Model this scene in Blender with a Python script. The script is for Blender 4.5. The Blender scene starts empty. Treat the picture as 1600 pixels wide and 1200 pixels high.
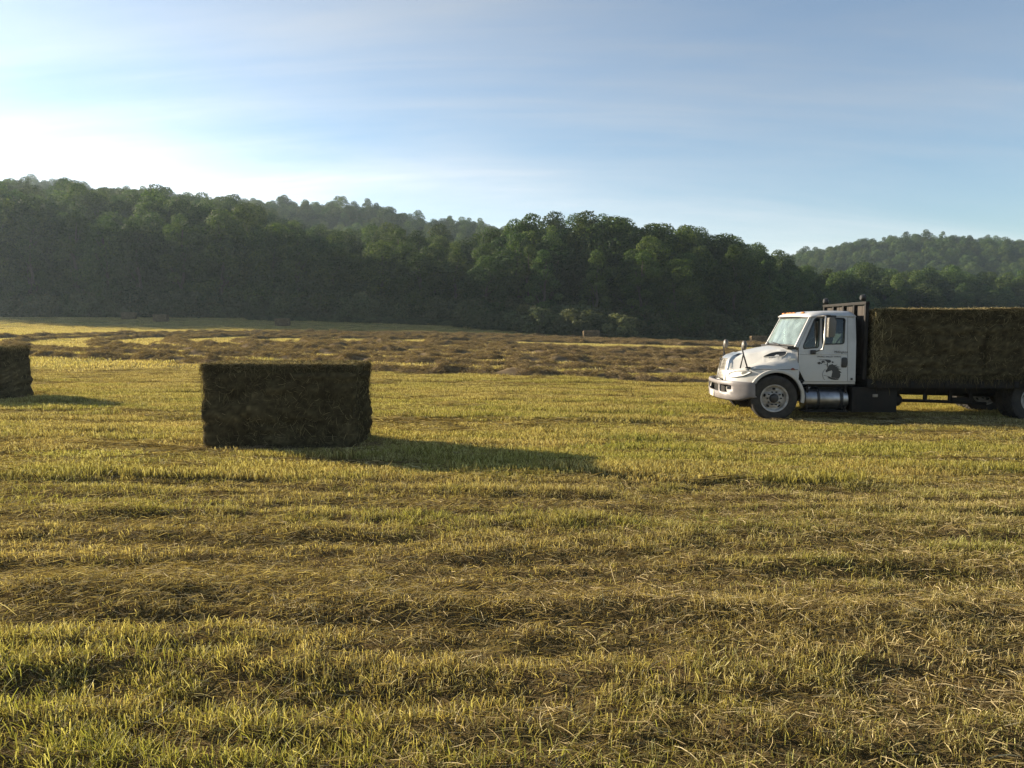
import bpy, bmesh, math, random
import numpy as np
from mathutils import Vector, Matrix
from mathutils.geometry import tessellate_polygon

sc = bpy.context.scene
R = math.radians
COL = sc.collection

# ------------------------------------------------------------------ camera
CAM_H = 1.8
cam = bpy.data.cameras.new('camera'); cam.sensor_width = 36.0; cam.lens = 24.97
cam.clip_start = 0.05; cam.clip_end = 5000
camo = bpy.data.objects.new('camera', cam); COL.objects.link(camo)
camo.location = (0, 0, CAM_H); camo.rotation_euler = (R(90 - 4.635), 0, 0)
sc.camera = camo

# ------------------------------------------------------------------ sky and sun
SUN_EL, SUN_AZ = 17.5, -64.0            # degrees, azimuth clockwise from +Y
world = bpy.data.worlds.new('World'); sc.world = world; world.use_nodes = True
wn, wl = world.node_tree.nodes, world.node_tree.links
sky = wn.new('ShaderNodeTexSky'); sky.sky_type = 'NISHITA'; sky.sun_disc = False
sky.sun_elevation = R(SUN_EL); sky.sun_rotation = R(SUN_AZ)
sky.altitude = 100; sky.air_density = 1.1; sky.dust_density = .42; sky.ozone_density = 2.6
bg = wn['Background']; bg.inputs['Strength'].default_value = 0.057
tc = wn.new('ShaderNodeTexCoord')
sep = wn.new('ShaderNodeSeparateXYZ'); wl.new(tc.outputs['Generated'], sep.inputs[0])
addz = wn.new('ShaderNodeMath'); addz.operation = 'ADD'; addz.inputs[1].default_value = 0.22
wl.new(sep.outputs['Z'], addz.inputs[0])
mx = wn.new('ShaderNodeMath'); mx.operation = 'MAXIMUM'; mx.inputs[1].default_value = 0.05
wl.new(addz.outputs[0], mx.inputs[0])
dx = wn.new('ShaderNodeMath'); dx.operation = 'DIVIDE'; wl.new(sep.outputs['X'], dx.inputs[0]); wl.new(mx.outputs[0], dx.inputs[1])
dy = wn.new('ShaderNodeMath'); dy.operation = 'DIVIDE'; wl.new(sep.outputs['Y'], dy.inputs[0]); wl.new(mx.outputs[0], dy.inputs[1])
cmb = wn.new('ShaderNodeCombineXYZ'); wl.new(dx.outputs[0], cmb.inputs[0]); wl.new(dy.outputs[0], cmb.inputs[1])
def cirrus(scale, sx, sy, rot, detail, lo, hi, seed):
    mp = wn.new('ShaderNodeMapping'); mp.inputs['Scale'].default_value = (sx, sy, 1)
    mp.inputs['Rotation'].default_value = (0, 0, R(rot)); mp.inputs['Location'].default_value = (seed, seed * .7, 0)
    wl.new(cmb.outputs[0], mp.inputs[0])
    nz = wn.new('ShaderNodeTexNoise'); nz.inputs['Scale'].default_value = scale
    nz.inputs['Detail'].default_value = detail; nz.inputs['Roughness'].default_value = .55
    nz.inputs['Distortion'].default_value = .5
    wl.new(mp.outputs[0], nz.inputs['Vector'])
    mr = wn.new('ShaderNodeMapRange'); mr.inputs['From Min'].default_value = lo; mr.inputs['From Max'].default_value = hi
    mr.interpolation_type = 'SMOOTHSTEP'
    wl.new(nz.outputs['Fac'], mr.inputs['Value'])
    return mr.outputs[0]
c1 = cirrus(.55, .5, 1.0, 14, 6, .36, .70, 21.67)
c2 = cirrus(1.1, .30, 1.6, 20, 8, .42, .74, 9.96)
c4 = cirrus(3.2, .22, 1.0, 31, 9, .44, .72, 33.3)
c3 = cirrus(6.0, .16, 1.5, 24, 4, .50, .8, 8.74)
def wmath(op, a, b):
    m = wn.new('ShaderNodeMath'); m.operation = op; m.use_clamp = (op == 'ADD')
    for i, v in enumerate((a, b)):
        if isinstance(v, (int, float)): m.inputs[i].default_value = v
        else: wl.new(v, m.inputs[i])
    return m.outputs[0]
cl = wmath('ADD', wmath('MULTIPLY', c1, .46), wmath('MULTIPLY', c2, .36))
cl = wmath('ADD', cl, wmath('MULTIPLY', wmath('MULTIPLY', c3, c2), .22))
cl = wmath('ADD', cl, wmath('MULTIPLY', wmath('MULTIPLY', c4, c1), .30))
bw = wn.new('ShaderNodeRGBToBW'); wl.new(sky.outputs[0], bw.inputs[0])
lum = wn.new('ShaderNodeMix'); lum.data_type = 'RGBA'; lum.blend_type = 'MULTIPLY'; lum.inputs[0].default_value = 1
wl.new(bw.outputs[0], lum.inputs[6]); lum.inputs[7].default_value = (1.50, 1.57, 1.64, 1)
mixc = wn.new('ShaderNodeMix'); mixc.data_type = 'RGBA'
wl.new(cl, mixc.inputs[0]); wl.new(sky.outputs[0], mixc.inputs[6]); wl.new(lum.outputs[2], mixc.inputs[7])
wl.new(mixc.outputs[2], bg.inputs['Color'])

S = Vector((math.sin(R(SUN_AZ)) * math.cos(R(SUN_EL)), math.cos(R(SUN_AZ)) * math.cos(R(SUN_EL)), math.sin(R(SUN_EL))))
sun = bpy.data.lights.new('sun', 'SUN'); sun.energy = 5.0; sun.angle = R(.6); sun.color = (1.0, .86, .66)
suno = bpy.data.objects.new('sun', sun); COL.objects.link(suno)
suno.rotation_euler = S.to_track_quat('Z', 'Y').to_euler(); suno.location = (-60, 30, 60)

vs = sc.view_settings
vs.view_transform = 'Standard'; vs.look = 'None'; vs.gamma = 1; vs.use_curve_mapping = False
vs.exposure = 1.62
sc.render.engine = 'CYCLES'
cy = sc.cycles
cy.max_bounces = 6; cy.diffuse_bounces = 3; cy.glossy_bounces = 3; cy.transmission_bounces = 4
cy.transparent_max_bounces = 12; cy.volume_bounces = 0
cy.use_adaptive_sampling = True; cy.adaptive_threshold = .008
cy.use_denoising = True; cy.caustics_reflective = False; cy.caustics_refractive = False
try: cy.denoiser = 'OPENIMAGEDENOISE'; cy.denoising_prefilter = 'ACCURATE'
except Exception: pass

# ------------------------------------------------------------------ helpers
rng = np.random.default_rng(11)
random.seed(5)

def _hash(ix, iy, s):
    n = (ix.astype(np.int64) * 374761393 + iy.astype(np.int64) * 668265263 + int(s) * 974634877) & 0x7fffffff
    n = ((n ^ (n >> 13)) * 1274126177) & 0x7fffffff
    n = (n ^ (n >> 16)) & 0xffffff
    return n / float(0xffffff)
def vnoise(x, y, s=0):
    x = np.asarray(x, float); y = np.asarray(y, float)
    x, y = np.broadcast_arrays(x, y)
    ix, iy = np.floor(x), np.floor(y); fx, fy = x - ix, y - iy
    fx = fx * fx * (3 - 2 * fx); fy = fy * fy * (3 - 2 * fy)
    a, b = _hash(ix, iy, s), _hash(ix + 1, iy, s); c, d = _hash(ix, iy + 1, s), _hash(ix + 1, iy + 1, s)
    return (a * (1 - fx) + b * fx) * (1 - fy) + (c * (1 - fx) + d * fx) * fy
def fbm(x, y, s=0, o=4, g=.5):
    t = 0; amp = 1; tot = 0; x = np.asarray(x, float); y = np.asarray(y, float)
    for i in range(o):
        t = t + amp * vnoise(x * 2 ** i + 17.3 * i, y * 2 ** i - 9.1 * i, s + i * 7); tot += amp; amp *= g
    return t / tot
def sstep(a, b, x):
    t = np.clip((np.asarray(x, float) - a) / (b - a), 0, 1); return t * t * (3 - 2 * t)

def tag(o, label=None, cat=None, group=None, kind=None):
    if label: o['label'] = label
    if cat: o['category'] = cat
    if group: o['group'] = group
    if kind: o['kind'] = kind
    return o
def empty(name, loc=(0, 0, 0), rz=0, parent=None):
    o = bpy.data.objects.new(name, None); COL.objects.link(o)
    o.location = loc; o.rotation_euler = (0, 0, rz); o.parent = parent; o.empty_display_size = .2
    return o
def np_mesh(name, v, f, mat=None, smooth=False, attrs=None):
    """v (N,3); f (M,k) array of equal-sized faces, or list of arrays"""
    fs = f if isinstance(f, list) else [f]
    fs = [np.asarray(a, np.int32) for a in fs if len(a)]
    m = bpy.data.meshes.new(name)
    m.vertices.add(len(v)); m.vertices.foreach_set('co', np.asarray(v, np.float32).ravel())
    nl = sum(a.size for a in fs); nf = sum(len(a) for a in fs)
    m.loops.add(nl); m.polygons.add(nf)
    m.loops.foreach_set('vertex_index', np.concatenate([a.ravel() for a in fs]))
    tot = np.concatenate([np.full(len(a), a.shape[1], np.int32) for a in fs])
    st = np.concatenate([[0], np.cumsum(tot)[:-1]]).astype(np.int32)
    m.polygons.foreach_set('loop_start', st)
    if smooth: m.polygons.foreach_set('use_smooth', np.ones(nf, bool))
    m.update(calc_edges=True); m.validate()
    for k, a in (attrs or {}).items():
        at = m.attributes.new(k, 'FLOAT', 'POINT'); at.data.foreach_set('value', np.asarray(a, np.float32))
    if mat: m.materials.append(mat)
    return m
def link(name, mesh, parent=None, loc=None):
    o = bpy.data.objects.new(name, mesh); COL.objects.link(o); o.parent = parent
    if loc is not None: o.location = loc
    return o
def grid_faces(nu, nv):
    i = np.arange(nu - 1)[:, None]; j = np.arange(nv - 1)[None]
    a = i * nv + j
    return np.stack([a, a + nv, a + nv + 1, a + 1], -1).reshape(-1, 4)

# ------------------------------------------------------------------ materials
def nodes_of(name):
    m = bpy.data.materials.new(name); m.use_nodes = True
    return m, m.node_tree.nodes, m.node_tree.links, m.node_tree.nodes['Principled BSDF']
def mat(name, col, rough=.6, metal=0, var=.0, scale=8, spec=.5, bump=0, bscale=60, coat=0, col2=None):
    m, n, l, b = nodes_of(name)
    b.inputs['Roughness'].default_value = rough; b.inputs['Metallic'].default_value = metal
    b.inputs['Specular IOR Level'].default_value = spec; b.inputs['Coat Weight'].default_value = coat
    b.inputs['Base Color'].default_value = (*col, 1)
    t = n.new('ShaderNodeTexCoord')
    if var > 0:
        nz = n.new('ShaderNodeTexNoise'); nz.inputs['Scale'].default_value = scale; nz.inputs['Detail'].default_value = 6
        l.new(t.outputs['Object'], nz.inputs['Vector'])
        r = n.new('ShaderNodeValToRGB'); r.color_ramp.elements[0].position = .35; r.color_ramp.elements[1].position = .68
        c2 = col2 or tuple(max(0, c * (1 - var)) for c in col)
        r.color_ramp.elements[0].color = (*c2, 1); r.color_ramp.elements[1].color = (*col, 1)
        l.new(nz.outputs['Fac'], r.inputs[0]); l.new(r.outputs[0], b.inputs['Base Color'])
    if bump > 0:
        nb = n.new('ShaderNodeTexNoise'); nb.inputs['Scale'].default_value = bscale; nb.inputs['Detail'].default_value = 5
        l.new(t.outputs['Object'], nb.inputs['Vector'])
        bp = n.new('ShaderNodeBump'); bp.inputs['Strength'].default_value = bump; bp.inputs['Distance'].default_value = .02
        l.new(nb.outputs['Fac'], bp.inputs['Height']); l.new(bp.outputs[0], b.inputs['Normal'])
    return m
def ramp(n, l, src, stops):
    r = n.new('ShaderNodeValToRGB'); e = r.color_ramp.elements
    while len(e) < len(stops): e.new(.5)
    for el, (p, c) in zip(e, stops): el.position = p; el.color = (*c, 1)
    if src is not None: l.new(src, r.inputs[0])
    return r.outputs[0]
def mixrgb(n, l, fac, a, b, blend='MIX'):
    m = n.new('ShaderNodeMix'); m.data_type = 'RGBA'; m.blend_type = blend
    for i, v in ((0, fac), (6, a), (7, b)):
        if isinstance(v, (int, float)): m.inputs[i].default_value = v
        elif isinstance(v, tuple): m.inputs[i].default_value = (*v, 1) if len(v) == 3 else v
        else: l.new(v, m.inputs[i])
    return m.outputs[2]
def leafy(name, stops, transl, rough=.7, hue_inst=0., inst_attr=None, itype='INSTANCER', inst_stops=None, tcol=(1.25, 1.2, .5), spec=.12):
    """two-sided thin foliage: diffuse/gloss + translucent, coloured by the point attribute rnd and per-instance random"""
    m, n, l, b = nodes_of(name)
    a = n.new('ShaderNodeAttribute'); a.attribute_name = 'rnd'
    col = ramp(n, l, a.outputs['Fac'], stops)
    if inst_attr:
        ia = n.new('ShaderNodeAttribute'); ia.attribute_type = itype; ia.attribute_name = inst_attr
        col2 = ramp(n, l, a.outputs['Fac'], inst_stops)
        col = mixrgb(n, l, ia.outputs['Fac'], col, col2)
    if hue_inst:
        oi = n.new('ShaderNodeObjectInfo')
        hs = n.new('ShaderNodeHueSaturation')
        mr = n.new('ShaderNodeMapRange'); mr.inputs['To Min'].default_value = 1 - hue_inst; mr.inputs['To Max'].default_value = 1 + hue_inst
        l.new(oi.outputs['Random'], mr.inputs['Value']); l.new(mr.outputs[0], hs.inputs['Value'])
        wn2 = n.new('ShaderNodeTexWhiteNoise'); wn2.noise_dimensions = '1D'; l.new(oi.outputs['Random'], wn2.inputs['W'])
        mh = n.new('ShaderNodeMapRange'); mh.inputs['To Min'].default_value = .475; mh.inputs['To Max'].default_value = .515
        l.new(wn2.outputs['Value'], mh.inputs['Value']); l.new(mh.outputs[0], hs.inputs['Hue'])
        l.new(col, hs.inputs['Color']); col = hs.outputs[0]
    l.new(col, b.inputs['Base Color']); b.inputs['Roughness'].default_value = rough
    b.inputs['Specular IOR Level'].default_value = spec
    tr = n.new('ShaderNodeBsdfTranslucent'); l.new(mixrgb(n, l, 1., col, tcol, 'MULTIPLY'), tr.inputs['Color'])
    ms = n.new('ShaderNodeMixShader'); ms.inputs[0].default_value = transl
    l.new(b.outputs[0], ms.inputs[1]); l.new(tr.outputs[0], ms.inputs[2])
    l.new(ms.outputs[0], n['Material Output'].inputs['Surface'])
    return m

M = {}
M['leaf'] = leafy('foliage', [(0, (.012, .025, .008)), (.5, (.033, .060, .017)), (1, (.090, .122, .034))], .30, hue_inst=.36, tcol=(1.5, 1.6, .5))
M['bushleaf'] = leafy('bush_foliage', [(0, (.042, .056, .027)), (.5, (.078, .096, .044)), (1, (.13, .15, .072))], .30, hue_inst=.3)
M['bark'] = mat('bark', (.085, .070, .055), .9, var=.5, scale=5, bump=.6, bscale=14)
for k_, ty_ in (('grass', 'INSTANCER'), ('grass_near', 'GEOMETRY')):
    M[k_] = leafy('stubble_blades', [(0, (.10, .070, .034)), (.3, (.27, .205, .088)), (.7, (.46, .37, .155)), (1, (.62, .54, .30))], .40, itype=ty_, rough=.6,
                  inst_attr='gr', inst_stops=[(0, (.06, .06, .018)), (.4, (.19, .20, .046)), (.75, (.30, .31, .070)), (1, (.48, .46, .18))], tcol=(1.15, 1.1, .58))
M['thatch'] = leafy('dry_thatch', [(0, (.065, .046, .022)), (.4, (.24, .18, .085)), (.75, (.42, .335, .17)), (1, (.58, .49, .30))], .25, rough=.9, spec=.04)
M['hay'] = leafy('loose_hay', [(0, (.070, .050, .032)), (.5, (.225, .168, .102)), (.85, (.38, .295, .18)), (1, (.54, .44, .28))], .24, rough=1., spec=.0)
M['balehay'] = leafy('bale_hay', [(0, (.038, .031, .018)), (.5, (.093, .077, .041)), (.85, (.18, .150, .078)), (1, (.42, .35, .18))], .12, tcol=(1.1, 1., .6), rough=1., spec=.0)

# ------------------------------------------------------------------ terrain
EX = np.array([-600, -250, -110, -60, -32, -14, 0, 12, 25, 38, 50, 65, 85, 150, 250, 600.])
EY = np.array([190, 148, 130, 127, 125, 121, 115, 111, 109, 113, 134, 158, 174, 198, 222, 300.])
def edge_y(x): return np.interp(x, EX, EY)
H2X = np.array([-700, -400, -267, -171, -86, -51, -10, 34, 80, 125.]); H2Z = np.array([48, 62, 60, 50, 46, 40, 35, 28, 16, 0.])
H3X = np.array([110, 160, 182, 212, 272, 324, 390, 700.]); H3Z = np.array([0, 26, 35, 42, 50, 46, 42, 34.])
FAX = np.array([-90, -60, -47, -35, -9, 0, 9, 18, 27, 45, 90.]); FAZ = np.array([1.5, 1.38, 1.25, 1.1, .72, .45, .12, -.25, -.58, -.9, -1.1])
FBX = np.array([-120, -85, -35, -11, 0, 10, 20, 30, 60.]); FBZ = np.array([1.3, 1.4, 1.65, 1.9, 1.7, .8, .4, .4, .3])
def base_z(x, y):
    x = np.asarray(x, float); y = np.asarray(y, float)
    yy = np.clip(y, 0, 150)
    z = (yy / 100) ** 1.2 * np.interp(x, FAX, FAZ) + np.interp(x, FBX, FBZ) * sstep(97, 128, y)
    z = z - .13 * sstep(1.5, 4.5, x) * sstep(6, 11, y) * (1 - sstep(40, 80, y))
    e = edge_y(x)
    # wooded hill on the left
    w1 = 1 - sstep(-110, -28, x)
    h1 = 23 * w1 * sstep(4, 75, y - e) + 4.0 * (1 - w1) * sstep(2, 40, y - e) * (1 - sstep(45, 80, x))
    h2 = np.interp(x, H2X, H2Z) * sstep(215, 385, y); h3 = np.interp(x, H3X, H3Z) * sstep(300, 490, y)
    z = z + np.maximum(np.maximum(h1, h2), h3)
    z = z + 2.0 * (fbm(x / 40, y / 40, 3, 3) - .5) * sstep(3, 40, y - e)
    return z
def micro(x, y):
    x = np.asarray(x, float); y = np.asarray(y, float)
    f = 1 - sstep(24, 34, np.hypot(x, y))
    yr = y + .06 * x + .25 * fbm(x / 3.0, y / 3.0, 41, 2)
    a = (fbm(x / 1.9, (y + .02 * x + .12 * fbm(x / 3.0, y / 3.0, 41, 2)) / .28, 62, 3) - .5) * .12 + (fbm(x / 4.0, yr / 1.1, 24, 2) - .5) * .10 * sstep(6, 11, y)
    b = (fbm(x / .35, y / .16, 22, 3) - .5) * .06
    ridge = .05 * np.exp(-((yr - 4.55 - .3 * (fbm(x / 1.3, 0 * y, 5, 2) - .5)) / .24) ** 2) * sstep(.3, .6, fbm(x / .9, y / .9, 9, 2))
    return (a + b + ridge) * f
def ground_z(x, y): return base_z(x, y) + micro(x, y)

def lines(segs):
    out = [segs[0][0]]
    for a, b, d in segs:
        n = max(1, int(round((b - a) / d))); out += list(a + (b - a) * (np.arange(n) + 1) / n)
    return np.array(out)
gx = lines([(-900, -140, 20), (-140, -32, 3), (-32, -8, .4), (-8, 8, .085), (8, 32, .4), (32, 140, 3), (140, 900, 20)])
gy = lines([(-60, 1, 3), (1, 11, .065), (11, 26, .16), (26, 60, .6), (60, 170, 2), (170, 560, 7), (560, 900, 25)])
X, Y = np.meshgrid(gx, gy, indexing='ij')
tv = np.stack([X, Y, ground_z(X, Y)], -1).reshape(-1, 3)

gm, n, l, b = nodes_of('field_ground')
t = n.new('ShaderNodeTexCoord')
def noise(scale, vec, detail=6, rough=.6):
    z = n.new('ShaderNodeTexNoise'); z.inputs['Scale'].default_value = scale; z.inputs['Detail'].default_value = detail
    z.inputs['Roughness'].default_value = rough; l.new(vec, z.inputs['Vector']); return z.outputs['Fac']
mp = n.new('ShaderNodeMapping'); mp.inputs['Scale'].default_value = (.12, 1, 1); mp.inputs['Rotation'].default_value = (0, 0, R(4))
l.new(t.outputs['Object'], mp.inputs[0])
rows = noise(1.2, mp.outputs[0], 7, .65); fine = noise(38, t.outputs['Object'], 4, .7); big = noise(.10, t.outputs['Object'], 4); mid = noise(5, t.outputs['Object'], 5, .7)
c_st = ramp(n, l, fine, [(.25, (.10, .072, .034)), (.5, (.25, .19, .085)), (.72, (.40, .33, .16))])
c_gr = ramp(n, l, fine, [(.25, (.06, .06, .022)), (.5, (.18, .175, .055)), (.72, (.30, .285, .10))])
c_br = ramp(n, l, fine, [(.25, (.030, .019, .010)), (.5, (.085, .055, .027)), (.75, (.20, .14, .07))])
f1 = ramp(n, l, rows, [(.38, (0, 0, 0)), (.62, (1, 1, 1))])
f2 = ramp(n, l, mid, [(.42, (0, 0, 0)), (.64, (1, 1, 1))])
c = mixrgb(n, l, f1, c_st, c_gr)
c = mixrgb(n, l, mixrgb(n, l, 1., f2, (.55, .55, .55), 'MULTIPLY'), c, c_br)
c = mixrgb(n, l, mixrgb(n, l, 1., ramp(n, l, big, [(.4, (0, 0, 0)), (.6, (1, 1, 1))]), (.35, .35, .35), 'MULTIPLY'), c, c_gr)
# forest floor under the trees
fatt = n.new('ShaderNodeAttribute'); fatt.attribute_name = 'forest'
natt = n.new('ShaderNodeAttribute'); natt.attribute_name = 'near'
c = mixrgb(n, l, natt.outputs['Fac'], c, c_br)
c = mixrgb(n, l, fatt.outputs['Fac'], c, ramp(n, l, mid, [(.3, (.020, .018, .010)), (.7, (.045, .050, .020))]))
l.new(c, b.inputs['Base Color']); b.inputs['Roughness'].default_value = 1.0; b.inputs['Specular IOR Level'].default_value = 0
bp = n.new('ShaderNodeBump'); bp.inputs['Strength'].default_value = .9; bp.inputs['Distance'].default_value = .06
hmix = n.new('ShaderNodeMath'); hmix.operation = 'ADD'; l.new(fine, hmix.inputs[0]); l.new(mid, hmix.inputs[1])
l.new(hmix.outputs[0], bp.inputs['Height']); l.new(bp.outputs[0], b.inputs['Normal'])
field_m = gm
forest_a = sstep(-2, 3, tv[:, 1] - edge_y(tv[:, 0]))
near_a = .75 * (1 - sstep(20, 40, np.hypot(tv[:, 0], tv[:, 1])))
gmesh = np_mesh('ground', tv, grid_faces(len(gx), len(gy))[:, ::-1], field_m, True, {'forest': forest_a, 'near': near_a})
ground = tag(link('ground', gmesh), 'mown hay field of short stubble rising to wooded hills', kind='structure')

# ------------------------------------------------------------------ geometry-node scatter (for stuff)
def src_collection(name, meshes):
    c = bpy.data.collections.new(name)
    for i, m in enumerate(meshes):
        o = bpy.data.objects.new('%s_%02d' % (name, i), m); c.objects.link(o)
    return c
def scatter(name, pts, rot, scl, idx, coll, attrs=None, parent=None):
    m = bpy.data.meshes.new(name); N = len(pts)
    m.vertices.add(N); m.vertices.foreach_set('co', np.asarray(pts, np.float32).ravel())
    def at(k, ty, d, f='value'):
        a = m.attributes.new(k, ty, 'POINT'); a.data.foreach_set(f, np.asarray(d).ravel())
    at('i_rot', 'FLOAT_VECTOR', np.asarray(rot, np.float32), 'vector'); at('i_scl', 'FLOAT_VECTOR', np.asarray(scl, np.float32), 'vector')
    at('i_idx', 'INT', np.asarray(idx, np.int32))
    for k, v in (attrs or {}).items(): at(k, 'FLOAT', np.asarray(v, np.float32))
    o = link(name, m, parent)
    g = bpy.data.node_groups.new(name, 'GeometryNodeTree')
    g.interface.new_socket('Geometry', in_out='INPUT', socket_type='NodeSocketGeometry')
    g.interface.new_socket('Geometry', in_out='OUTPUT', socket_type='NodeSocketGeometry')
    gn, gl = g.nodes, g.links
    gi, go = gn.new('NodeGroupInput'), gn.new('NodeGroupOutput')
    iop = gn.new('GeometryNodeInstanceOnPoints'); ci = gn.new('GeometryNodeCollectionInfo')
    ci.inputs['Collection'].default_value = coll; ci.inputs['Separate Children'].default_value = True; ci.inputs['Reset Children'].default_value = True
    def na(nm, ty):
        q = gn.new('GeometryNodeInputNamedAttribute'); q.data_type = ty; q.inputs['Name'].default_value = nm; return q.outputs['Attribute']
    e2r = gn.new('FunctionNodeEulerToRotation'); gl.new(na('i_rot', 'FLOAT_VECTOR'), e2r.inputs[0])
    gl.new(gi.outputs[0], iop.inputs['Points']); gl.new(ci.outputs[0], iop.inputs['Instance']); iop.inputs['Pick Instance'].default_value = True
    gl.new(na('i_idx', 'INT'), iop.inputs['Instance Index']); gl.new(e2r.outputs[0], iop.inputs['Rotation']); gl.new(na('i_scl', 'FLOAT_VECTOR'), iop.inputs['Scale'])
    gl.new(iop.outputs[0], go.inputs[0])
    md = o.modifiers.new('scatter', 'NODES'); md.node_group = g
    return o

# ------------------------------------------------------------------ blades and strands
def blades(n, rad, hmin, hmax, wid, lean, blunt, seed, rbias=0., curl=.3):
    r = np.random.default_rng(seed)
    a = r.uniform(0, 2 * np.pi, n); d = rad * np.sqrt(r.uniform(0, 1, n))
    bx, by = d * np.cos(a), d * np.sin(a)
    h = r.uniform(hmin, hmax, n); w = wid * r.uniform(.6, 1.3, n)
    la = r.uniform(0, 2 * np.pi, n); lm = np.abs(r.normal(0, lean, n))
    fa = r.uniform(0, 2 * np.pi, n)
    fx, fy = np.cos(fa), np.sin(fa)
    lx, ly = np.cos(la) * lm, np.sin(la) * lm
    V = np.zeros((n, 6, 3)); K = np.zeros((n, 6))
    for k, tt in enumerate((0, .55, 1.)):
        bend = tt + curl * tt * tt
        cx, cyy, cz = bx + lx * h * bend, by + ly * h * bend, h * tt * np.sqrt(np.clip(1 - (lm * .5) ** 2, .2, 1)) - .012 * (k == 0)
        ww = w * (1., .85, .6 if blunt else .12)[k] * .5
        V[:, 2 * k] = np.stack([cx - fx * ww, cyy - fy * ww, cz], -1); V[:, 2 * k + 1] = np.stack([cx + fx * ww, cyy + fy * ww, cz], -1)
    rn = np.clip(r.uniform(0, 1, n) + rbias, 0, 1)
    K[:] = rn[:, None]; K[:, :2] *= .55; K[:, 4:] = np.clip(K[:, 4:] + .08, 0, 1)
    base = (np.arange(n) * 6)[:, None]
    F = np.concatenate([base + np.array([0, 1, 3, 2]), base + np.array([2, 3, 5, 4])])
    return V.reshape(-1, 3), F, K.ravel()
def strands(P, D, Nrm, length, wid, r, curve=.35, rbias=0.):
    """curved flat straws: centre P, direction D, surface normal Nrm (N,3)"""
    n = len(P); L = length * r.uniform(.45, 1.25, n)
    side = np.cross(D, Nrm); side /= np.linalg.norm(side, axis=1, keepdims=True) + 1e-9
    bow = r.normal(0, curve, n); lift = np.abs(r.normal(0, curve * .6, n))
    w = wid * r.uniform(.6, 1.4, n)
    tw = r.uniform(0, np.pi, n); wd = side * np.cos(tw)[:, None] + Nrm * np.sin(tw)[:, None]
    V = np.zeros((n, 8, 3))
    for k, tt in enumerate((-.5, -.17, .17, .5)):
        c = P + D * (L * tt)[:, None] + side * (bow * L * (tt * tt - .1))[:, None] + Nrm * (lift * L * (.25 - tt * tt) * .8)[:, None]
        ww = (w * (.7, 1, 1, .5)[k] * .5)[:, None]
        V[:, 2 * k] = c - wd * ww; V[:, 2 * k + 1] = c + wd * ww
    K = np.repeat(np.clip(r.uniform(0, 1, n) + rbias, 0, 1), 8)
    base = (np.arange(n) * 8)[:, None]
    F = np.concatenate([base + np.array([2 * k, 2 * k + 1, 2 * k + 3, 2 * k + 2]) for k in range(3)])
    return V.reshape(-1, 3), F, K
def flat_straw(n, rad, length, wid, zmax, tilt, seed, rbias=0., curve=.35):
    r = np.random.default_rng(seed)
    a = r.uniform(0, 2 * np.pi, n); d = rad * np.sqrt(r.uniform(0, 1, n))
    P = np.stack([d * np.cos(a), d * np.sin(a), r.uniform(-.005, zmax, n)], -1)
    da = r.normal(0, 1.1, n); D = np.stack([np.cos(da), np.sin(da), r.normal(0, tilt, n)], -1); D /= np.linalg.norm(D, axis=1, keepdims=True)
    Nn = np.tile(np.array([0, 0, 1.]), (n, 1))
    return strands(P, D, Nn, length, wid, r, curve, rbias)

# ------------------------------------------------------------------ stubble field
def mk(name, q_, m_): return np_mesh(name, q_[0], q_[1], m_, False, {'rnd': q_[2]})
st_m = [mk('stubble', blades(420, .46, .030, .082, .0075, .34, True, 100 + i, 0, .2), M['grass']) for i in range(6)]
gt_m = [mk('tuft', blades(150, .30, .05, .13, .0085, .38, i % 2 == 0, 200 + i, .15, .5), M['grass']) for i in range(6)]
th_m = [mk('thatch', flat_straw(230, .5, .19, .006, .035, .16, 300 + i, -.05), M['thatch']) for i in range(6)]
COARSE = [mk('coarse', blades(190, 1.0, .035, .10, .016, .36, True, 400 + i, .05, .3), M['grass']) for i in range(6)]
col_st, col_gt, col_th, col_co = src_collection('stubble', st_m), src_collection('tuft', gt_m), src_collection('thatch', th_m), src_collection('coarse', COARSE)

def wedge(n, r0, r1, r, half=.88, power=1.):
    """random ground points in a wide fan in front of the camera, density falling with distance"""
    y = r0 + (r1 - r0) * r.uniform(0, 1, n) ** power
    x = r.uniform(-1, 1, n) * (half * y + 1.0)
    return x, y
def greenness(x, y):
    yr = y + .06 * x + .25 * fbm(x / 3.0, y / 3.0, 41, 2)
    g_ = .55 * fbm(x / 4.5, yr / .8, 31, 3) + .45 * fbm(x / .6, y / .4, 33, 3)
    g_ = sstep(.42, .68, g_) * .52
    g_ = g_ + .50 * np.exp(-((yr - 6.9) / .75) ** 2) * fbm(x / 1.1, y / .5, 35, 2) * 1.3 + .52 * (1 - sstep(3.25, 4.05, yr + .06 * x)) * (.4 + .8 * fbm(x / .5, y / .3, 36, 2))
    g_ = g_ - .5 * np.exp(-((yr - 4.6) / .5) ** 2)
    g_ = g_ + .25 * sstep(0, 3, x) * np.exp(-((y - 5.2) / .8) ** 2)
    return np.clip(g_ * (1 - .5 * sstep(12, 24, y)) + .10, 0, 1)
def thatchiness(x, y):
    yr = y + .06 * x + .25 * fbm(x / 3.0, y / 3.0, 41, 2)
    q = sstep(.47, .64, fbm(x / 2.2, yr / .5, 51, 3)) * .5 + .75 * np.exp(-((yr - 4.6) / .42) ** 2) * sstep(.2, .5, fbm(x / .9, y / .5, 52, 2) + .12)
    return np.clip(q, 0, 1)
r = np.random.default_rng(71)
def place(n, r0, r1, keep, zoff=0., power=1.):
    x, y = wedge(n, r0, r1, r, power=power)
    k = r.uniform(0, 1, n) < keep(x, y); x, y = x[k], y[k]
    return np.stack([x, y, ground_z(x, y) + zoff], -1)
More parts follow.
